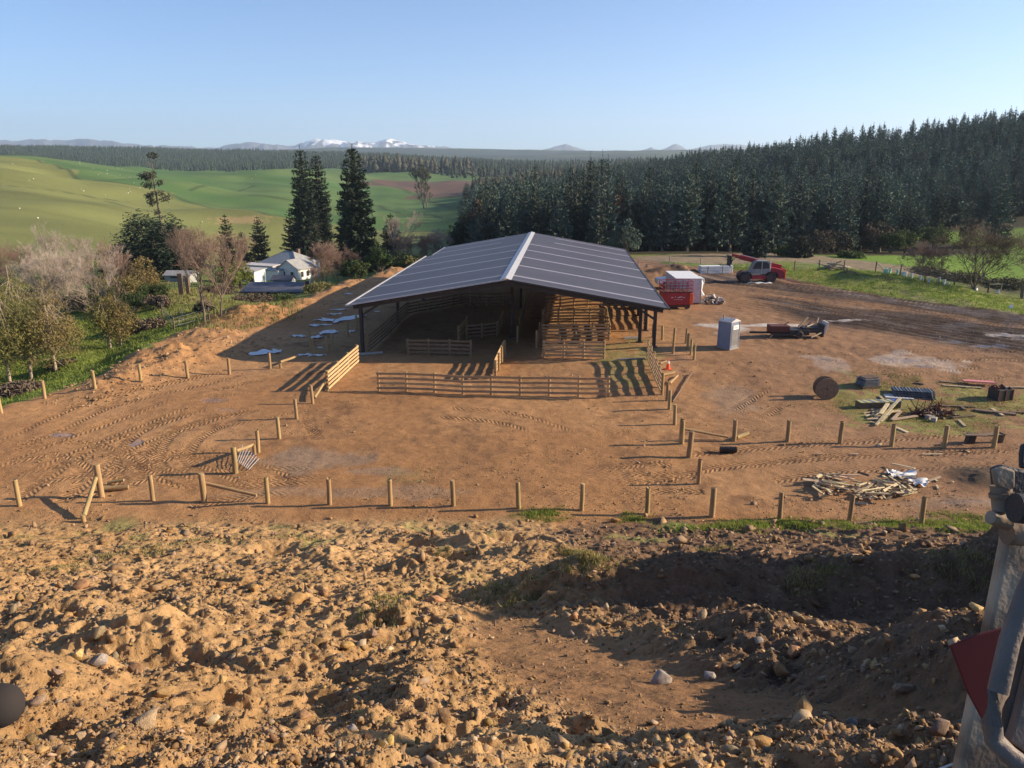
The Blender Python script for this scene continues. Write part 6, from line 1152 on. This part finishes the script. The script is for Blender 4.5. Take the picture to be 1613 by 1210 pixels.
def place_rock(p, s, label, group, me, sq=1.0):
    o = link('rock', me); o.location = p + UP * s * .28; o.scale = (s, s, s * sq); o.rotation_euler = (rnd.gauss(0, .35), rnd.gauss(0, .35), rnd.random() * 6.28); b_ = o.modifiers.new('bevel', 'BEVEL'); b_.width = .03; b_.segments = 1; return tag(o, label, 'rock', group)
for i, (px, py, w_, lab) in enumerate(BIG):
    p = at(px, py); dep = p.y * cP + (HC - p.z) * sP; place_rock(p, w_ * dep / FPX * .68, lab, 'rocks on the rubble bank in the foreground', protog if 'grey' in lab or 'white' in lab else protos[i % 9], 1.25 if 'upright' in lab or 'tall' in lab else 1)
cnt = 0; rr = np.random.RandomState(77)
while cnt < 262:
    y = 1 / (1 / 17. + (1 / 3.0 - 1 / 17.) * rr.rand()); x = (rr.rand() * 2 - 1) * (.68 * y + .5); t = float(trough(np.array([x]), np.array([y]))[0])
    if t > .2 or rr.rand() > float(patch(np.array([x]), np.array([y]))[0]) + .15: continue
    s = (.019 + .0062 * y) * math.exp(rr.randn() * .36); place_rock(Vector((x, y, gz(x, y))), s, 'angular tan stone among the many lying on the rubble bank in the foreground', 'rocks on the rubble bank in the foreground', protos[cnt % 9]); cnt += 1
# ------------------------------------------------------------------ grass blades
def tufts(name, label, x, y, per, h, seed, m, spread=.12):
    rs = np.random.RandomState(seed); n = len(x) * per; X_ = np.repeat(x, per) + rs.randn(n) * np.repeat(np.asarray(spread), per) if np.ndim(spread) else np.repeat(x, per) + rs.randn(n) * spread; Y_ = np.repeat(y, per) + rs.randn(n) * spread; Z_ = np.repeat(G(x, y), per) - .02
    hh = np.repeat(h, per) if np.ndim(h) else np.full(n, h); hh = hh * (.5 + rs.rand(n)); a = rs.rand(n) * 6.28; wd = hh * .07 + .0004 * Y_; ln = hh * rs.rand(n) * .7; b = a + rs.randn(n) * .8
    A = np.stack([X_ - wd * np.cos(a), Y_ - wd * np.sin(a), Z_], 1); B = np.stack([X_ + wd * np.cos(a), Y_ + wd * np.sin(a), Z_], 1); T = np.stack([X_ + ln * np.cos(b), Y_ + ln * np.sin(b), Z_ + hh], 1)
    return tag(link(name, mesh_np(name, np.stack([A, B, T], 1).reshape(-1, 3), np.arange(3 * n).reshape(-1, 3), M[m])), label, 'grass', kind='stuff')
rs = np.random.RandomState(31)
x = rs.rand(1500) * 17 + 5.5; y = 27.4 + rs.randn(1500) * .4; k = fbm(x / 1.4, y / 1.4, 3, 2) + (x > 15) * .15 > .1; x, y = x[k], y[k]
P = [at(q[0], q[1]) for q in [(1510, 815), (1530, 828), (1550, 835), (1500, 835), (840, 812), (870, 812), (995, 818), (1190, 828), (1240, 826), (1280, 828), (1340, 830)]]
cx = np.concatenate([p.x + rs.randn(70) * (.55 if p.x > 14 else .35) for p in P]); cy = np.concatenate([p.y + rs.randn(70) * .3 for p in P])
tufts('bank_foot_grass', 'strip of bright grass along the foot of the bank at the right', np.concatenate([x, cx]), np.concatenate([y, cy]), 9, .10, 1, 'limegrass', .09)
pts = [(605, 960, .35), (625, 945, .3), (925, 885, .35), (930, 878, .25), (1120, 868, .25), (1500, 895, .4), (1520, 888, .4), (790, 930, .35), (820, 945, .3), (150, 880, .5), (100, 895, .5), (320, 855, .6), (230, 870, .6), (480, 850, .6), (900, 870, .3), (705, 880, .3), (1300, 905, .25), (1260, 915, .2)]
X_, Y_ = [], []
for px, py, r_ in pts:
    p = at(px, py); X_.append(p.x + rs.randn(60) * r_); Y_.append(p.y + rs.randn(60) * r_ * .7)
tufts('bank_grass', 'sparse grass tufts growing on the dirt bank', np.concatenate(X_), np.concatenate(Y_), 8, .085, 2, 'drygrass', .06)
def scatter(poly, n, seed):
    rs = np.random.RandomState(seed); P = np.array(poly); lo, hi = P.min(0), P.max(0); q = lo + (hi - lo) * rs.rand(n, 2); k = sdist(poly, q[:, 0], q[:, 1]) > 0; return q[k, 0], q[k, 1]
x, y = scatter(strip, 9000, 3); tufts('verge_grass', 'rough green grass along the far right edge of the yard', x, y, 5, .16, 4, 'grass', .15)
x = -24 - rs.rand(16000) * 28; y = 40 + rs.rand(16000) * 50; k = (sdist(YARD, x, y) < -.3); x, y = x[k], y[k]; tufts('slope_grass', 'long tufted grass on the slope left of the yard', x, y, 5, .16, 5, 'grass', .2)
c = [at(1500, 665), at(1390, 640), at(1560, 640), at(1440, 600)]; x = np.concatenate([p.x + rs.randn(900) * 2.2 for p in c]); y = np.concatenate([p.y + rs.randn(900) * 1.0 for p in c]); k = fbm(x / 1.1, y / 1.1, 3, 3) > -.05; tufts('stack_grass', 'patchy weeds and grass round the timber stacks', x[k], y[k], 6, .07, 6, 'drygrass', .12)
x, y = scatter(dryp, 7000, 8); tufts('paddock_grass', 'rank yellow grass in the small paddock on the left', x, y, 4, .3, 7, 'drygrass', .25)
# ------------------------------------------------------------------ machine parts at the frame's edges
o0 = cpt(1575, 1000, 1.5); root = thing('machine_mast', 'mud-splashed cream metal mast of a machine with a red plate at the right edge', 'machine mast', o0)
L_ = lambda px, py, d: cpt(px, py, d) - o0
def slab(name, pts, d, th, m, bevel=.004, parent=None):
    f = [L_(x, y, dd if isinstance(dd, float) else d) for x, y, *r in pts for dd in [r[0] if r else d]]; nrm = (f[1] - f[0]).cross(f[2] - f[0]).normalized() * th; cen = sum(f, Vector()) / len(f)
    if nrm.dot(cen + o0 - Vector((0, 0, HC))) < 0: nrm = -nrm
    n = len(f); mb = MB(); mb.add(f + [v + nrm for v in f], [tuple(range(n)), tuple(range(2 * n - 1, n - 1, -1))] + [(i, (i + 1) % n, (i + 1) % n + n, i + n) for i in range(n)]); return mb.build(name, M[m], parent or root, bevel)
slab('mast', [(1592, 800), (1680, 800), (1665, 1000), (1640, 1330), (1488, 1330), (1514, 1200), (1556, 1000), (1584, 860)], 1.55, .03, 'machine', .008)
slab('top_bracket', [(1566, 738), (1582, 732), (1604, 738), (1640, 745), (1640, 812), (1600, 812), (1572, 800)], 1.50, .02, 'machdark', .006)
slab('bracket_face', [(1565, 740), (1580, 735), (1600, 741), (1600, 768), (1590, 775), (1570, 765)], 1.47, .012, 'machine', .004)
mb = MB(); mb.tube([L_(1576, 764, 1.49), L_(1580, 804, 1.49)], .019, 16); mb.tube([L_(1577, 776, 1.488), L_(1578, 783, 1.488)], .022, 16); mb.build('hinge_pin', M['machine'], root, smooth=True)
mb = MB(); mb.tube([L_(1560, 815, 1.48), L_(1586, 822, 1.49)], [.013, .017], 14); mb.build('grease_cap', M['machine'], root, smooth=True)
mb = MB(); mb.tube([L_(1598, 800, 1.44), L_(1650, 806, 1.44)], .028, 16); mb.build('pivot', M['machdark'], root, smooth=True); mb = MB(); mb.tube([L_(1585, 838, 1.52), L_(1640, 842, 1.52)], .025, 12); mb.build('lower_pivot', M['machine'], root, smooth=True)
slab('upper_guard', [(1612, 700), (1660, 690), (1660, 745), (1609, 738), (1609, 715)], 1.56, .012, 'machdark', .004)
slab('red_plate', [(1497, 1018), (1540, 1000), (1590, 987), (1590, 1150), (1552, 1142), (1524, 1090)], 1.44, .006, 'redflag', .002)
mb = MB(); mb.tube([L_(1650, 860, 1.30), L_(1618, 930, 1.30), L_(1590, 1010, 1.29), L_(1572, 1090, 1.28), L_(1562, 1140, 1.28), L_(1566, 1165, 1.28), L_(1590, 1190, 1.27), L_(1650, 1235, 1.27)], .016, 12); mb.build('mirror_frame', M['mirror'], root, smooth=True)
slab('mirror_back', [(1640, 985), (1597, 1150), (1590, 1168), (1650, 1210)], 1.285, .02, 'mirror', .004); slab('mirror_rim', [(1630, 980), (1584, 1145), (1577, 1172), (1650, 1222), (1660, 980)], 1.30, .03, 'machdark', .004)
mb = MB(); mb.tube([L_(1478, 1212, 1.6), L_(1506, 1202, 1.58)], .0022, 6); mb.build('wire_stay', M['flash'], root)
g0_ = cpt(0, 1112, .62); ax_ = (cpt(40, 1116, .62) - cpt(-60, 1104, .62)).normalized(); mb = MB(); mb.tube([ax_ * t for t in (-.05, -.02, -.012, -.011, -.009, -.008)] + [ax_ * (.0175 * math.sin(a)) for a in np.linspace(0, 1.565, 16)], [.0165, .0168, .0168, .0155, .0155, .0168] + [.0172 * math.cos(a) for a in np.linspace(0, 1.565, 16)], 48)
o = mb.build('rubber_grip', M['grip'], smooth=True); o.location = g0_; tag(o, 'dark rounded rubber-capped machine part poking in at the lower left edge', 'machine part')
# ------------------------------------------------------------------ air
hz = bpy.data.materials.new('haze_air'); hz.use_nodes = True; n = hz.node_tree.nodes; l = hz.node_tree.links; n.remove(n["Principled BSDF"]); pv = n.new("ShaderNodeVolumePrincipled"); pv.inputs["Color"].default_value = (.66, .80, 1.0, 1); pv.inputs["Density"].default_value = 9e-5; pv.inputs["Anisotropy"].default_value = .25; l.new(pv.outputs[0], n["Material Output"].inputs["Volume"])
mb = MB(); mb.box((0, 6500, 330), (50000, 13100, 900)); o = mb.build('haze', hz); tag(o, 'pale blue haze filling the air over the whole valley', 'haze', kind='stuff')
